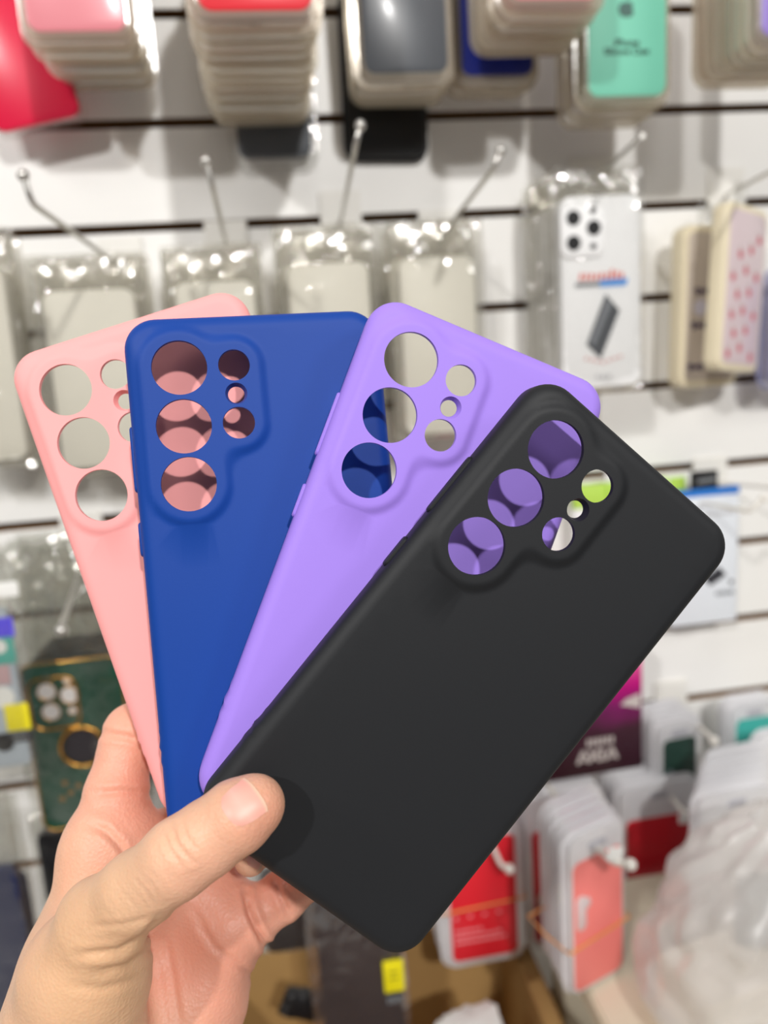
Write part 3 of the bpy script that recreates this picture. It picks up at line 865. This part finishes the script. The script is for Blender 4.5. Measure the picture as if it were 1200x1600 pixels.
for px_, py_ in ((112, 1215), (122, 1232), (108, 1240), (135, 1222)):
    shape(green_root, 'gold_print', disc_pts(X(px_, py_), Zp(py_), 0.0028, 7), m_gold, 0.0014, 0.0004)
hook([Vector((at(110, 862, 0.8).x, WB, at(110, 862, 0.8).z)), at(122, 905, 0.70), at(98, 972, 0.62), at(96, 985, 0.615)], 'bent wire hook over the emerald green case bag', m_chrome, r=0.0025)
# printed pack at the frame edge
b, w, h = px_rect(-75, 955, 50, 1205, 0.655)
root = empty('printed_pack', b, (0, 0, 0))
mesh_obj('card', slab('card', w, h, 0.006, 0.004, 0.001, h/2, 0.004), M('cool grey card', (176, 186, 196), 0.4), root)
Xl = lambda px, py=1205: (px+12.5-(py-1205)*0.16)/125*w
Zp = lambda py: (1205-py)/250*h
def patch(name, x0, y0, x1, y1, mat, y=0.0038):
    return mesh_obj(name, slab(name, Xl(x1)-Xl(x0), Zp(y0)-Zp(y1), 0.0006, 0.001, 0.0002, (Zp(y0)+Zp(y1))/2, y-0.0006), mat, root)
p_ = patch('violet_patch', -60, 968, 22, 998, M('violet print', (96, 84, 236), 0.4)); p_.location.x = (Xl(-60, 983)+Xl(22, 983))/2
p_ = patch('teal_patch', -60, 999, 24, 1040, M('teal print', (90, 176, 164), 0.4)); p_.location.x = (Xl(-60, 1019)+Xl(24, 1019))/2
p_ = patch('rose_patch', -60, 1041, 16, 1072, M('dusty rose print', (196, 164, 168), 0.4)); p_.location.x = (Xl(-60, 1056)+Xl(16, 1056))/2
shape(root, 'white_ring', disc_pts(Xl(0, 1012), Zp(1012), 0.006), m_white, 0.0030)
shape(root, 'white_dot', disc_pts(Xl(4, 1092), Zp(1092), 0.010), m_white, 0.0036)
p_ = patch('yellow_sticker', 8, 1104, 47, 1147, m_yel, 0.0034); p_.location.x = (Xl(8, 1125)+Xl(47, 1125))/2
p_ = patch('black_strip', -60, 1149, 50, 1166, m_ink, 0.0036); p_.location.x = (Xl(-60, 1157)+Xl(50, 1157))/2
shape(root, 'dark_disc', disc_pts(Xl(6, 1164), Zp(1164), 0.008), m_black, 0.0028)
for k in range(4):
    shape(root, 'strip_print', [(Xl(22+k*6, 1158), Zp(1161)), (Xl(26+k*6, 1158), Zp(1161)), (Xl(26+k*6, 1158), Zp(1154)), (Xl(22+k*6, 1158), Zp(1154))], m_gryp, 0.0029)
mesh_obj('bag_film', pillow_mesh('bag_film', w*1.12, h*1.42, 0.014, 6.2, amp=0.004), m_filmg, root).location = (0, -0.001, -0.012)
mesh_obj('paper_tag', slab('paper_tag', 0.03, 0.013, 0.0008, 0.002, 0.0002, 0, -0.002), m_white, root).location = (Xl(4, 924), 0, Zp(924))
tag(root, 'printed accessory pack with violet top and yellow sticker', 'accessory pack')
# navy bags at the lower left
for i, (x0, y0, x1, y1, Y) in enumerate(((-70, 1235, 82, 1640, 0.66), (-60, 1245, 95, 1650, 0.685))):
    b, w, h = px_rect(x0, y0, x1, y1, Y)
    bagged(b, w, h, M('navy case', (14, 28, 72), 0.35, coat=0.2), 'navy phone case in a clear bag beside the wrist' if i == 0 else 'second navy case bag tucked behind the first beside the wrist', 50+i,
           'navy bagged cases', t=0.014, fm=m_filmg, case=(w*0.9, h*0.70, h*0.01, 0), header=(w*0.3, 0.014, h*0.76, m_white) if i == 0 else None, amp=0.004)
b, w, h = px_rect(62, 1270, 170, 1420, 0.74)
bagged(b, w, h, m_black, 'small black case bag hanging between the navy bag and the hand', 57, None, t=0.012, fm=m_filmg)
# ------------------------------------------------------------------ the four phone cases (millimetres, case frame: x right, y down, z away)
CW, CH, CT = 82.0, 165.9, 9.4
HOLES = [(-24.35, -66.2, 8.55), (-24.55, -47.75, 8.55), (-24.65, -29.55, 8.55), (-7.45, -66.1, 4.95), (-7.55, -57.0, 3.45), (-7.55, -47.7, 5.05)]
def seg_d(x, y, ax, ay, bx, by):
    t = max(0, min(1, ((x-ax)*(bx-ax)+(y-ay)*(by-ay))/((bx-ax)**2+(by-ay)**2)))
    return math.hypot(x-ax-t*(bx-ax), y-ay-t*(by-ay))
def island(x, y):
    a = seg_d(x, y, -24.5, -66.2, -24.6, -29.6) - 12.6
    b = seg_d(x, y, -7.5, -66.2, -7.5, -47.7) - 8.9
    k = 7.0
    hh = max(0, min(1, 0.5+0.5*(b-a)/k))
    d = b*(1-hh) + a*hh - k*hh*(1-hh)
    s = max(0, min(1, (1.6-d)/3.2))
    return 1.25*s*s*(3-2*s)
def wavy(x, y):                   # small ripple in the rim where the left edge is notched
    if x < -CW/2+3 and 46 < y < 60:
        return -0.3*math.sin((y-46)/14*math.pi)*(0.6+0.8*math.sin((y-46)*1.35))
    return 0.0
def build_case():
    R = 4.6
    N = 10
    def outline(ins, n=N):
        return [(x, -z) for x, z in rr(CW-2*ins, CH-2*ins, max(10.0-ins, 0.8), n)]
    def dense(pts, step=4.0):
        out = []
        for i, p in enumerate(pts):
            q = pts[(i+1) % len(pts)]
            L = math.hypot(q[0]-p[0], q[1]-p[1])
            m = max(1, int(L/step))
            for k in range(m):
                out.append((p[0]+(q[0]-p[0])*k/m, p[1]+(q[1]-p[1])*k/m))
        return out
    base = dense(outline(0), 1.6)
    def ring(ins):                # same vertex count for every inset
        out = []
        for x, y in base:
            cx = max(-CW/2+10, min(CW/2-10, x)); cy = max(-CH/2+10, min(CH/2-10, y))
            dx, dy = x-cx, y-cy
            L = math.hypot(dx, dy)
            out.append((cx+dx*(L-ins)/L, cy+dy*(L-ins)/L))
        return out
    b_in = ring(R)
    pts = list(b_in)
    edges = [(i, (i+1) % len(b_in)) for i in range(len(b_in))]
    hole_idx = []
    for hx, hy, r in HOLES:
        n = 56 if r > 8 else 36
        s = len(pts)
        for i in range(n):
            a = 2*math.pi*i/n
            pts.append((hx+r*math.cos(a), hy+r*math.sin(a)))
        edges += [(s+i, s+(i+1) % n) for i in range(n)]
        hole_idx.append((s, n))
    def clear(x, y, m):
        return all(math.hypot(x-hx, y-hy) > r+m for hx, hy, r in HOLES)
    def inside(x, y, m):
        ax, ay = abs(x), abs(y)
        if ax > CW/2-R-m or ay > CH/2-R-m: return False
        cx, cy = CW/2-10, CH/2-10
        if ax > cx and ay > cy and math.hypot(ax-cx, ay-cy) > 10-R-m: return False
        return True
    x = -CW/2
    step = 0.9
    gx = int(CW/step); gy = int(75/step)
    for j in range(gy):
        for i in range(gx):
            px_, py_ = -CW/2+(i+0.5*(j % 2))*step, -CH/2+j*step*0.9
            if px_ > 8 or py_ > -8: continue
            if inside(px_, py_, 0.5) and clear(px_, py_, 0.45):
                pts.append((px_, py_))
    for j in range(42):
        for i in range(21):
            px_, py_ = -CW/2+(i+0.5*(j % 2))*4.0, -CH/2+j*4.0
            if (px_ > 9.5 or py_ > -6.5) and inside(px_, py_, 1.5):
                pts.append((px_, py_))
    vs, es, fs, ov, oe, of = delaunay_2d_cdt([Vector(p) for p in pts], edges, [], 0, 1e-6)
    tri = []
    for f in fs:
        c = sum((vs[i] for i in f), Vector((0, 0)))/len(f)
        if clear(c.x, c.y, -0.02) and inside(c.x, c.y, -0.02):
            tri.append(tuple(f))
    # map input index -> output index
    o2 = {}
    for oi, l in enumerate(ov):
        for k in l: o2[k] = oi
    n0 = len(vs)
    V = [(v.x, v.y, -island(v.x, v.y)) for v in vs]
    th = 1.6
    inner = [[v.x, v.y, th - 0.8*island(v.x, v.y)] for v in vs]
    s4, n4 = hole_idx[4]
    hx, hy, r = HOLES[4]
    for i in range(n4):           # tapered little sensor hole
        q = inner[o2[s4+i]]
        q[0] = hx+(q[0]-hx)*0.76; q[1] = hy+(q[1]-hy)*0.76; q[2] += 1.0
    V += [tuple(q) for q in inner]
    Fc = list(tri) + [tuple(i+n0 for i in reversed(t)) for t in tri]
    for s, n in hole_idx:
        for i in range(n):
            a, b = o2[s+i], o2[s+(i+1) % n]
            Fc.append((a, b, b+n0, a+n0))
    # outer and inner shell walls
    m = len(b_in)
    prev_o = [o2[i] for i in range(m)]
    prev_i = [o2[i]+n0 for i in range(m)]
    def add_ring(ins, z, isl):
        idx = []
        for (x_, y_) in ring(ins):
            fade = isl*max(0.0, min(1.0, ins/R))
            V.append((x_ + (wavy(x_, y_) if ins < 1.0 else 0), y_, z - island(x_, y_)*fade))
            idx.append(len(V)-1)
        return idx
    def join(a, b):
        for i in range(m):
            j = (i+1) % m
            Fc.append((a[i], a[j], b[j], b[i]))
    for k in range(1, 9):
        th_ = k/8*math.pi/2
        cur = add_ring(R-R*math.sin(th_), R*0.92-R*0.92*math.cos(th_), 1)
        join(prev_o, cur); prev_o = cur
    for z in (6.0, 8.9):
        cur = add_ring(0.0 if z < 8 else 0.05, z, 0); join(prev_o, cur); prev_o = cur
    cur = add_ring(0.4, CT, 0); join(prev_o, cur); prev_o = cur
    cur = add_ring(2.3, CT, 0); join(prev_o, cur); prev_o = cur
    cur = add_ring(2.3, CT-0.9, 0); join(prev_o, cur); prev_o = cur
    cur = add_ring(1.5, CT-1.3, 0); join(prev_o, cur); prev_o = cur
    Ri = R-1.5
    for k in range(8, 0, -1):
        th_ = k/8*math.pi/2
        cur = add_ring(R-Ri*math.sin(th_), th+Ri*0.92-Ri*0.92*math.cos(th_), 0.8); join(prev_o, cur); prev_o = cur
    join(prev_o, prev_i)
    return mk('case_shell', [(x*0.001, y*0.001, z*0.001) for x, y, z in V], Fc, 38)
CASE_ME = build_case()
def button_mesh(y0, y1):
    L = (y1-y0)/1000
    pr = []
    for ins, d in ((0, 0.0006), (0, -0.0004), (0.0004, -0.0008)):
        pr.append([(-CW/2000+d, y, z) for z, y in [(0.0058+a_, b_+(y0+y1)/2000) for a_, b_ in rr(0.0036-2*ins, L-2*ins, 0.0016)]])
    return loft('side_button', pr, 40)
BTN = [button_mesh(-49.5, -28.5), button_mesh(-19.0, -8.0)]
POSES = {'black': [0.02283, -0.15783, 0.68224, 27.09801, 48.26924, 227.57596], 'purple': [-0.00541, -0.16173, 0.35603, 7.83459, 23.43719, 239.86897], 'blue': [-0.00989, -0.18088, -0.09114, -34.4908, 18.47764, 246.24877], 'pink': [0.01178, -0.06323, -0.32885, -60.85946, 14.44108, 257.74006]}
def rodr(w):
    v = Vector(w)
    return Matrix.Rotation(v.length, 3, v.normalized())
def soft(name, rgb, rough, sheen=0.0, spec=0.28):
    return M(name, rgb, rough, spec=spec, var=0.008, vscale=60, bump=0.02, bscale=1500, sheen=sheen)
CASEM = {'black': soft('black soft silicone', (20, 22, 26), 0.6, 0.0, 0.42), 'purple': soft('lavender soft silicone', (160, 129, 228), 0.55),
         'blue': soft('cobalt soft silicone', (10, 62, 148), 0.55), 'pink': soft('coral pink soft silicone', (255, 170, 168), 0.55)}
LAB = {'black': 'matte black phone case with six lens holes, front of the held fan', 'purple': 'lavender phone case with six lens holes held behind the black one',
       'blue': 'cobalt blue phone case with six lens holes between lavender and pink', 'pink': 'coral pink phone case with lens holes, rearmost of the held fan'}
for nm, ps in POSES.items():
    root = empty('phone_case')
    R3 = CAMROT @ rodr(ps[:3])
    loc = cam3(ps[3]/1000, ps[4]/1000, ps[5]/1000)
    root.matrix_world = Matrix.Translation(loc) @ R3.to_4x4()
    mesh_obj('case_shell', CASE_ME, CASEM[nm], root)
    for bme in (BTN if nm != 'pink' else []):
        mesh_obj('side_button', bme, CASEM[nm], root)
    tag(root, LAB[nm], 'phone case', 'phone cases held in a fan')

# ------------------------------------------------------------------ the hand: one smooth implicit surface, camera-frame millimetres
def hp(px, py, z):
    return np.array([(px-600)*z/F, (py-800)*z/F, z])
def smin(a, b, k):
    hh = np.clip(0.5+0.5*(b-a)/k, 0, 1)
    return b*(1-hh) + a*hh - k*hh*(1-hh)
def cone(Pn, a, ra, b, rb):
    ba = (b-a).astype(np.float32)
    L2 = float(ba@ba)
    t = np.clip(((Pn[0]-a[0])*ba[0]+(Pn[1]-a[1])*ba[1]+(Pn[2]-a[2])*ba[2])/L2, 0, 1)
    dx = Pn[0]-a[0]-t*ba[0]; dy = Pn[1]-a[1]-t*ba[1]; dz = Pn[2]-a[2]-t*ba[2]
    return np.sqrt(dx*dx+dy*dy+dz*dz) - (ra+(rb-ra)*t)
def chain(Pn, pts, k):
    d = None
    for (a, ra), (b, rb) in zip(pts[:-1], pts[1:]):
        e = cone(Pn, a, ra, b, rb)
        d = e if d is None else smin(d, e, k)
    return d
WR = hp(150, 1745, 258)
THUMB = [(hp(399, 1258, 210.5), 8.2), (hp(372, 1276, 210), 9.6), (hp(322, 1312, 210), 9.9), (hp(282, 1340, 210.5), 10.4), (hp(215, 1392, 216), 10.4), (hp(160, 1442, 224), 12.5)]
THENAR = [(hp(160, 1442, 224), 12.0), (hp(135, 1520, 232), 18.0), (hp(112, 1620, 240), 21.5), (hp(95, 1760, 250), 23.0)]
INDEX = [(hp(166, 1322, 268), 13.0), (hp(182, 1240, 274), 10.6), (hp(197, 1172, 279), 9.4), (hp(206, 1142, 281), 9.6), (hp(262, 1120, 284), 8.6), (hp(322, 1112, 281), 7.8), (hp(366, 1112, 277), 6.6)]
MIDDLE = [(hp(240, 1345, 280), 12.6), (hp(318, 1262, 290), 10.0), (hp(348, 1228, 294), 9.6), (hp(410, 1190, 292), 8.6), (hp(455, 1165, 283), 7.6), (hp(476, 1150, 276), 6.6)]
RING = [(hp(300, 1384, 283), 11.6), (hp(346, 1310, 295), 8.6), (hp(384, 1278, 300), 8.6), (hp(418, 1284, 285), 8.0), (hp(402, 1324, 264), 6.6), (hp(391, 1341, 257), 5.8)]
PINKY = [(hp(362, 1445, 277), 11.6), (hp(400, 1428, 279), 9.3), (hp(442, 1401, 281), 8.7), (hp(478, 1366, 281), 8.6), (hp(535, 1310, 276), 7.8), (hp(570, 1268, 268), 7.0), (hp(585, 1245, 263), 6.2)]
PALM = [((hp(166, 1322, 268), 13.0), (hp(120, 1500, 256), 15.5)), ((hp(120, 1500, 256), 15.5), (hp(95, 1700, 255), 18)),
        ((hp(240, 1345, 280), 12.8), (hp(190, 1560, 272), 15)), ((hp(190, 1560, 272), 15), (hp(150, 1745, 262), 18)),
        ((hp(305, 1392, 283), 12.6), (hp(240, 1580, 276), 15)), ((hp(362, 1445, 277), 12.0), (hp(300, 1570, 274), 17)),
        ((hp(300, 1570, 274), 17.5), (hp(245, 1740, 264), 19)), ((hp(240, 1345, 280), 12.5), (hp(166, 1322, 268), 13)),
        ((hp(305, 1392, 283), 12.4), (hp(240, 1345, 280), 12.5)), ((hp(362, 1445, 277), 11.8), (hp(305, 1392, 283), 12.4)),
        ((hp(205, 1300, 272), 9.0), (hp(225, 1400, 268), 10.0))]
ARM = [((hp(95, 1740, 252), 20), (np.array([-150., 270, 205]), 27)), ((hp(240, 1745, 263), 19), (np.array([-110., 285, 215]), 26)),
       ((np.array([-150., 270, 205]), 27), (np.array([-190., 370, 165]), 33)), ((np.array([-110., 285, 215]), 26), (np.array([-160., 380, 170]), 33))]
def sdf(Pn):
    d = None
    for (a, ra), (b, rb) in PALM:
        e = cone(Pn, a, ra, b, rb)
        d = e if d is None else smin(d, e, 9.0)
    for (a, ra), (b, rb) in ARM:
        d = smin(d, cone(Pn, a, ra, b, rb), 12.0)
    d = smin(d, chain(Pn, INDEX, 2.5), 4.0)
    d = smin(d, chain(Pn, MIDDLE, 2.5), 3.5)
    d = smin(d, chain(Pn, RING, 2.5), 3.5)
    d = smin(d, chain(Pn, PINKY, 2.5), 3.5)
    t = chain(Pn, THUMB, 3.0)
    t = smin(t, chain(Pn, THENAR, 6.0), 5.0)
    d = smin(d, t, 11.0)
    return d
def surface_nets(lo, hi, hstep):
    ax = [np.arange(lo[i], hi[i]+hstep, hstep, dtype=np.float32) for i in range(3)]
    B = 12                        # evaluate finely only in blocks near the surface
    n3 = [len(a) for a in ax]
    nb = [(m+B-1)//B for m in n3]
    cen = [np.array([ax[i][min(k*B+B//2, n3[i]-1)] for k in range(nb[i])], np.float32) for i in range(3)]
    Cv = sdf(np.meshgrid(*cen, indexing='ij', sparse=True)).astype(np.float32)
    V = np.repeat(np.repeat(np.repeat(Cv, B, 0), B, 1), B, 2)[:n3[0], :n3[1], :n3[2]].copy()
    for i, j, k in zip(*np.nonzero(np.abs(Cv) < B*hstep*1.1+4)):
        sl = [slice(c*B, min(c*B+B, n3[a])) for a, c in enumerate((i, j, k))]
        V[tuple(sl)] = sdf(np.meshgrid(ax[0][sl[0]], ax[1][sl[1]], ax[2][sl[2]], indexing='ij', sparse=True))
    S = V < 0
    n = np.array(V.shape)
    cnt = np.zeros(n-1, np.int8)
    pos = np.zeros(tuple(n-1)+(3,), np.float32)
    corners = [(i, j, k) for i in (0, 1) for j in (0, 1) for k in (0, 1)]
    def sub(A, c):
        return A[c[0]:n[0]-1+c[0], c[1]:n[1]-1+c[1], c[2]:n[2]-1+c[2]]
    for c in corners:
        for a in range(3):
            if c[a] == 0:
                c2 = list(c); c2[a] = 1
                s1, s2 = sub(S, c), sub(S, c2)
                m = s1 != s2
                ii = np.nonzero(m)
                v1, v2 = sub(V, c)[ii], sub(V, c2)[ii]
                t = v1/(v1-v2)
                p = np.tile(np.array(c, np.float32), (len(t), 1))
                p[:, a] = t
                pos[ii] += p
                cnt[ii] += 1
    cells = np.nonzero(cnt)
    idx = -np.ones(n-1, np.int64)
    idx[cells] = np.arange(len(cells[0]))
    verts = pos[cells]/cnt[cells][:, None] + np.stack(cells, 1)
    verts = verts*hstep + np.array([a[0] for a in ax])
    quads = []
    for a in range(3):
        b, c = (a+1) % 3, (a+2) % 3
        sl1 = [slice(None)]*3; sl2 = [slice(None)]*3
        sl1[a] = slice(0, n[a]-1); sl2[a] = slice(1, n[a])
        s1, s2 = S[tuple(sl1)], S[tuple(sl2)]
        m = np.stack(np.nonzero(s1 != s2), 1)
        ok = (m[:, b] > 0) & (m[:, b] < n[b]-1) & (m[:, c] > 0) & (m[:, c] < n[c]-1)
        m = m[ok]
        fl_ = s1[tuple(m.T)]
        def cell(db, dc):
            q = m.copy(); q[:, b] -= db; q[:, c] -= dc
            return idx[tuple(q.T)]
        q = np.stack([cell(1, 1), cell(0, 1), cell(0, 0), cell(1, 0)], 1)
        q[~fl_] = q[~fl_][:, ::-1]
        quads.append(q)
    return verts.astype(np.float64), np.concatenate(quads)
HV, HQ = surface_nets((-232, 45, 125), (25, 415, 312), 0.85)
def grad(Pv, e=0.4):
    g = np.zeros_like(Pv)
    for a in range(3):
        q1 = Pv.copy(); q2 = Pv.copy()
        q1[:, a] += e; q2[:, a] -= e
        g[:, a] = sdf((q1[:, 0], q1[:, 1], q1[:, 2])) - sdf((q2[:, 0], q2[:, 1], q2[:, 2]))
    return g/np.linalg.norm(g, axis=1)[:, None]
HN = grad(HV)
# creases: polylines (px, py), half width px, depth mm, depth range of the surface they lie on
CREASES = [
    ([(256, 1300), (264, 1324), (284, 1352)], 4.2, 0.75, 0, 230), ([(268, 1292), (277, 1320), (300, 1346)], 4.2, 0.85, 0, 230), ([(284, 1284), (290, 1306), (304, 1328)], 4.0, 0.55, 0, 230),
    ([(252, 1432), (225, 1466), (185, 1488), (120, 1492)], 6, 0.9, 0, 262), ([(255, 1448), (238, 1480), (200, 1508), (150, 1520)], 6, 0.6, 0, 262),
    ([(240, 1432), (190, 1446), (140, 1448)], 5, 0.35, 0, 250), ([(220, 1530), (160, 1545), (110, 1540)], 6, 0.35, 0, 262),
    ([(140, 1290), (165, 1298), (185, 1318), (204, 1345)], 6, 1.0, 235, 320), ([(150, 1240), (190, 1236), (228, 1240)], 5, 0.9, 235, 320),
    ([(160, 1146), (190, 1150), (225, 1158)], 5, 0.9, 235, 320), ([(258, 1470), (268, 1520), (280, 1600)], 5, 0.6, 235, 320),
    ([(310, 1440), (335, 1480), (375, 1510), (400, 1530)], 5, 0.7, 235, 320), ([(300, 1420), (320, 1446), (318, 1450)], 4, 0.4, 235, 320),
    ([(384, 1396), (390, 1425), (402, 1452), (418, 1480)], 5, 1.9, 235, 320), ([(428, 1374), (437, 1398), (452, 1430)], 4, 1.2, 235, 320)]
for k in range(9):                # fine skin lines across the thumb base
    x_ = 262-k*11
    CREASES.append(([(x_-16, 1352+k*8), (x_+2, 1372+k*8), (x_+16, 1398+k*7)], 3.0, 0.14, 0, 232))
PX = HV[:, 0]/HV[:, 2]*F + 600
PY = HV[:, 1]/HV[:, 2]*F + 800
vd = HV/np.linalg.norm(HV, axis=1)[:, None]
front = (HN*vd).sum(1) < 0.15
disp = np.zeros(len(HV))
for pl, wd, dp, z0, z1 in CREASES:
    best = np.full(len(HV), 1e9)
    pl = np.array(pl, float)
    for a, b in zip(pl[:-1], pl[1:]):
        ba = b-a
        t = np.clip(((PX-a[0])*ba[0]+(PY-a[1])*ba[1])/(ba@ba), 0, 1)
        best = np.minimum(best, np.hypot(PX-a[0]-t*ba[0], PY-a[1]-t*ba[1]))
    e0 = np.minimum(np.hypot(PX-pl[0, 0], PY-pl[0, 1]), np.hypot(PX-pl[-1, 0], PY-pl[-1, 1]))
    taper = np.clip(e0/(3*wd), 0.25, 1)
    msk = front & (HV[:, 2] > z0) & (HV[:, 2] < z1)
    disp += np.where(msk, (-dp*np.exp(-(best/wd)**2) + 0.35*dp*np.exp(-((best-2.2*wd)/(1.2*wd))**2))*taper, 0)
# soft uneven flesh
lump = np.array([noise.noise(Vector(p)*0.045)*0.7 + noise.noise(Vector(p)*0.13)*0.22 for p in HV])
lump *= 1-0.92*np.exp(-((HV-hp(379, 1257, 202))**2).sum(1)/18**2)
HV2 = HV + HN*(disp+lump)[:, None]
Bm = np.array([[RT.x, -UP.x, fw.x], [RT.y, -UP.y, fw.y], [RT.z, -UP.z, fw.z]])
def to_world(A):
    return (A*0.001)@Bm.T + np.array(CAM)
me = bpy.data.meshes.new('hand')
me.from_pydata(to_world(HV2).tolist(), [], HQ.tolist())
me.update()
me.shade_smooth()
# skin colour: tan on the back of thumb and wrist, rosier on palm, finger pads and knuckles
def blob(c, r):
    return np.exp(-((HV-np.array(c))**2).sum(1)/(r*r))
tan = np.array(srgb((225, 182, 150))[:3]); rose = np.array(srgb((234, 172, 147))[:3]); deep = np.array(srgb((212, 126, 106))[:3]); yel = np.array(srgb((218, 174, 134))[:3])
pal = np.clip((HV[:, 2]-244)/16, 0, 1)
pal *= np.clip((PX-60)/80, 0, 1)
colr = tan[None]*(1-pal[:, None]) + rose[None]*pal[:, None]
for c, r, tgt, am in ((hp(404, 1275, 205), 12, deep, 0.55), (hp(300, 1345, 205), 12, rose, 0.5), (hp(340, 1372, 208), 12, rose, 0.7), (hp(150, 1500, 212), 30, yel, 0.6), (hp(180, 1560, 214), 22, yel, 0.7),
                      (hp(225, 1225, 268), 12, deep, 0.35), (hp(255, 1290, 262), 16, deep, 0.35), (hp(190, 1330, 258), 14, rose, 0.4), (hp(440, 1385, 273), 10, deep, 0.4), (hp(330, 1460, 262), 22, deep, 0.30),
                      (hp(80, 1430, 240), 14, deep, 0.25), (hp(350, 1560, 262), 20, deep, 0.2)):
    wgt = (blob(c, r)*am)[:, None]
    colr = colr*(1-wgt) + tgt[None]*wgt
mott = np.array([noise.noise(Vector(p)*0.11+Vector((9, 3, 1))) for p in HV])[:, None]
colr = np.clip(colr*(1+0.05*mott), 0, 1)
att = me.color_attributes.new('skin_tone', 'FLOAT_COLOR', 'POINT')
att.data.foreach_set('color', np.concatenate([colr, np.ones((len(HV), 1))], 1).astype(np.float32).ravel())
m_skin = bpy.data.materials.new('skin')
m_skin.use_nodes = True
nt = m_skin.node_tree
pr = nt.nodes['Principled BSDF']
an = nt.nodes.new('ShaderNodeVertexColor'); an.layer_name = 'skin_tone'
nt.links.new(an.outputs[0], pr.inputs['Base Color'])
pr.inputs['Roughness'].default_value = 0.46
pr.inputs['Specular IOR Level'].default_value = 0.4
pr.inputs['Subsurface Weight'].default_value = 0.25
pr.inputs['Subsurface Radius'].default_value = (1.0, 0.35, 0.2)
pr.inputs['Subsurface Scale'].default_value = 0.003
tc = nt.nodes.new('ShaderNodeTexCoord'); nz = nt.nodes.new('ShaderNodeTexNoise'); vo = nt.nodes.new('ShaderNodeTexVoronoi')
nz.inputs['Scale'].default_value = 450; nz.inputs['Detail'].default_value = 4
vo.inputs['Scale'].default_value = 900
nt.links.new(tc.outputs['Object'], nz.inputs['Vector']); nt.links.new(tc.outputs['Object'], vo.inputs['Vector'])
ad = nt.nodes.new('ShaderNodeMath'); ad.operation = 'ADD'
nt.links.new(nz.outputs['Fac'], ad.inputs[0]); nt.links.new(vo.outputs['Distance'], ad.inputs[1])
bp = nt.nodes.new('ShaderNodeBump'); bp.inputs['Strength'].default_value = 0.22; bp.inputs['Distance'].default_value = 0.0006
nt.links.new(ad.outputs[0], bp.inputs['Height']); nt.links.new(bp.outputs['Normal'], pr.inputs['Normal'])
me.materials.append(m_skin)
hand = bpy.data.objects.new('person', me)
COL.objects.link(hand)
tag(hand, 'bare left hand and forearm pinching the fan of phone cases, thumb in front', 'person')
# nails: curved plates laid on the finger surface
def march(Q, z0=150.0):
    Q = np.array(Q)
    dx, dy = (Q[:, 0]-600)/F, (Q[:, 1]-800)/F
    z = np.full(len(Q), z0)
    for _ in range(90):
        z = z + np.clip(sdf((dx*z, dy*z, z)), -4, 4)*0.8
    return np.stack([dx*z, dy*z, z], 1)
def nail(name, c, ax, half_l, half_w, nu=9, nv=9, lift=0.35, z0=150.0, mat=None, free=0.0):
    ax = np.array(ax, float); ax /= np.linalg.norm(ax)
    bx_ = np.array([-ax[1], ax[0]])
    P3 = []; uv = []
    for j in range(nv+1):
        v = j/nv*2-1
        for i in range(nu+1):
            u = i/nu*2-1
            a, b = u, v
            # superellipse-like outline, rounder at the root
            lim = (1-abs(b)**3.2*0.38) if a < 0 else (1-abs(b)**3.0*0.16)
            q = np.array(c) + ax*half_l*a*lim + bx_*half_w*b*(1-0.10*max(0, -a))
            P3.append(q); uv.append((a, b))
    P3 = march(P3, z0)
    N3 = grad(P3)
    top = []
    for p, nn, (a, b) in zip(P3, N3, uv):
        edge = max(abs(a), abs(b))
        top.append(p + nn*(lift*(1-0.75*max(0, edge-0.75)/0.25*(1 if a < 0.7 else 0.3)) + free*max(0, a)))
    bot = [p - nn*0.5 for p, nn in zip(P3, N3)]
    Wt = to_world(np.array(top)).tolist(); Wb = to_world(np.array(bot)).tolist()
    V = Wt+Wb; n1 = len(Wt); Fc = []
    for j in range(nv):
        for i in range(nu):
            k = j*(nu+1)+i
            Fc.append((k, k+1, k+nu+2, k+nu+1)); Fc.append((k+n1, k+nu+1+n1, k+nu+2+n1, k+1+n1))
    rim = [i for i in range(nu+1)] + [j*(nu+1)+nu for j in range(1, nv+1)] + [nv*(nu+1)+i for i in range(nu-1, -1, -1)] + [j*(nu+1) for j in range(nv-1, 0, -1)]
    for k in range(len(rim)):
        a, b = rim[k], rim[(k+1) % len(rim)]
        Fc.append((a, b, b+n1, a+n1))
    me = mk(name, V, Fc, 60)
    at_ = me.color_attributes.new('nail_tone', 'FLOAT_COLOR', 'POINT')
    cols = []
    for rep in range(2):
        for a, b in uv:
            c0 = np.array(srgb((232, 168, 152))[:3]); c1 = np.array(srgb((226, 192, 164))[:3]); c2 = np.array(srgb((238, 190, 176))[:3])
            f = min(1, max(0, (a-0.78)/0.14)); g = max(0, 1-abs(a+0.1)*1.6)*0.5
            cc = (c0*(1-g)+c2*g)*(1-f)+c1*f
            cols += list(cc)+[1.0]
    at_.data.foreach_set('color', np.array(cols, np.float32))
    return mesh_obj(name, me, mat, hand)
m_nail = bpy.data.materials.new('nail')
m_nail.use_nodes = True
pr = m_nail.node_tree.nodes['Principled BSDF']
an = m_nail.node_tree.nodes.new('ShaderNodeVertexColor'); an.layer_name = 'nail_tone'
m_nail.node_tree.links.new(an.outputs[0], pr.inputs['Base Color'])
pr.inputs['Roughness'].default_value = 0.42
pr.inputs['Specular IOR Level'].default_value = 0.4
nail('thumb_nail', (379, 1257), (0.80, -0.58), 31, 31, mat=m_nail)
nail('finger_nail', (397, 1345), (0.9, 0.3), 11, 10, nu=5, nv=5, lift=0.5, z0=240.0, mat=m_nail, free=0.8)
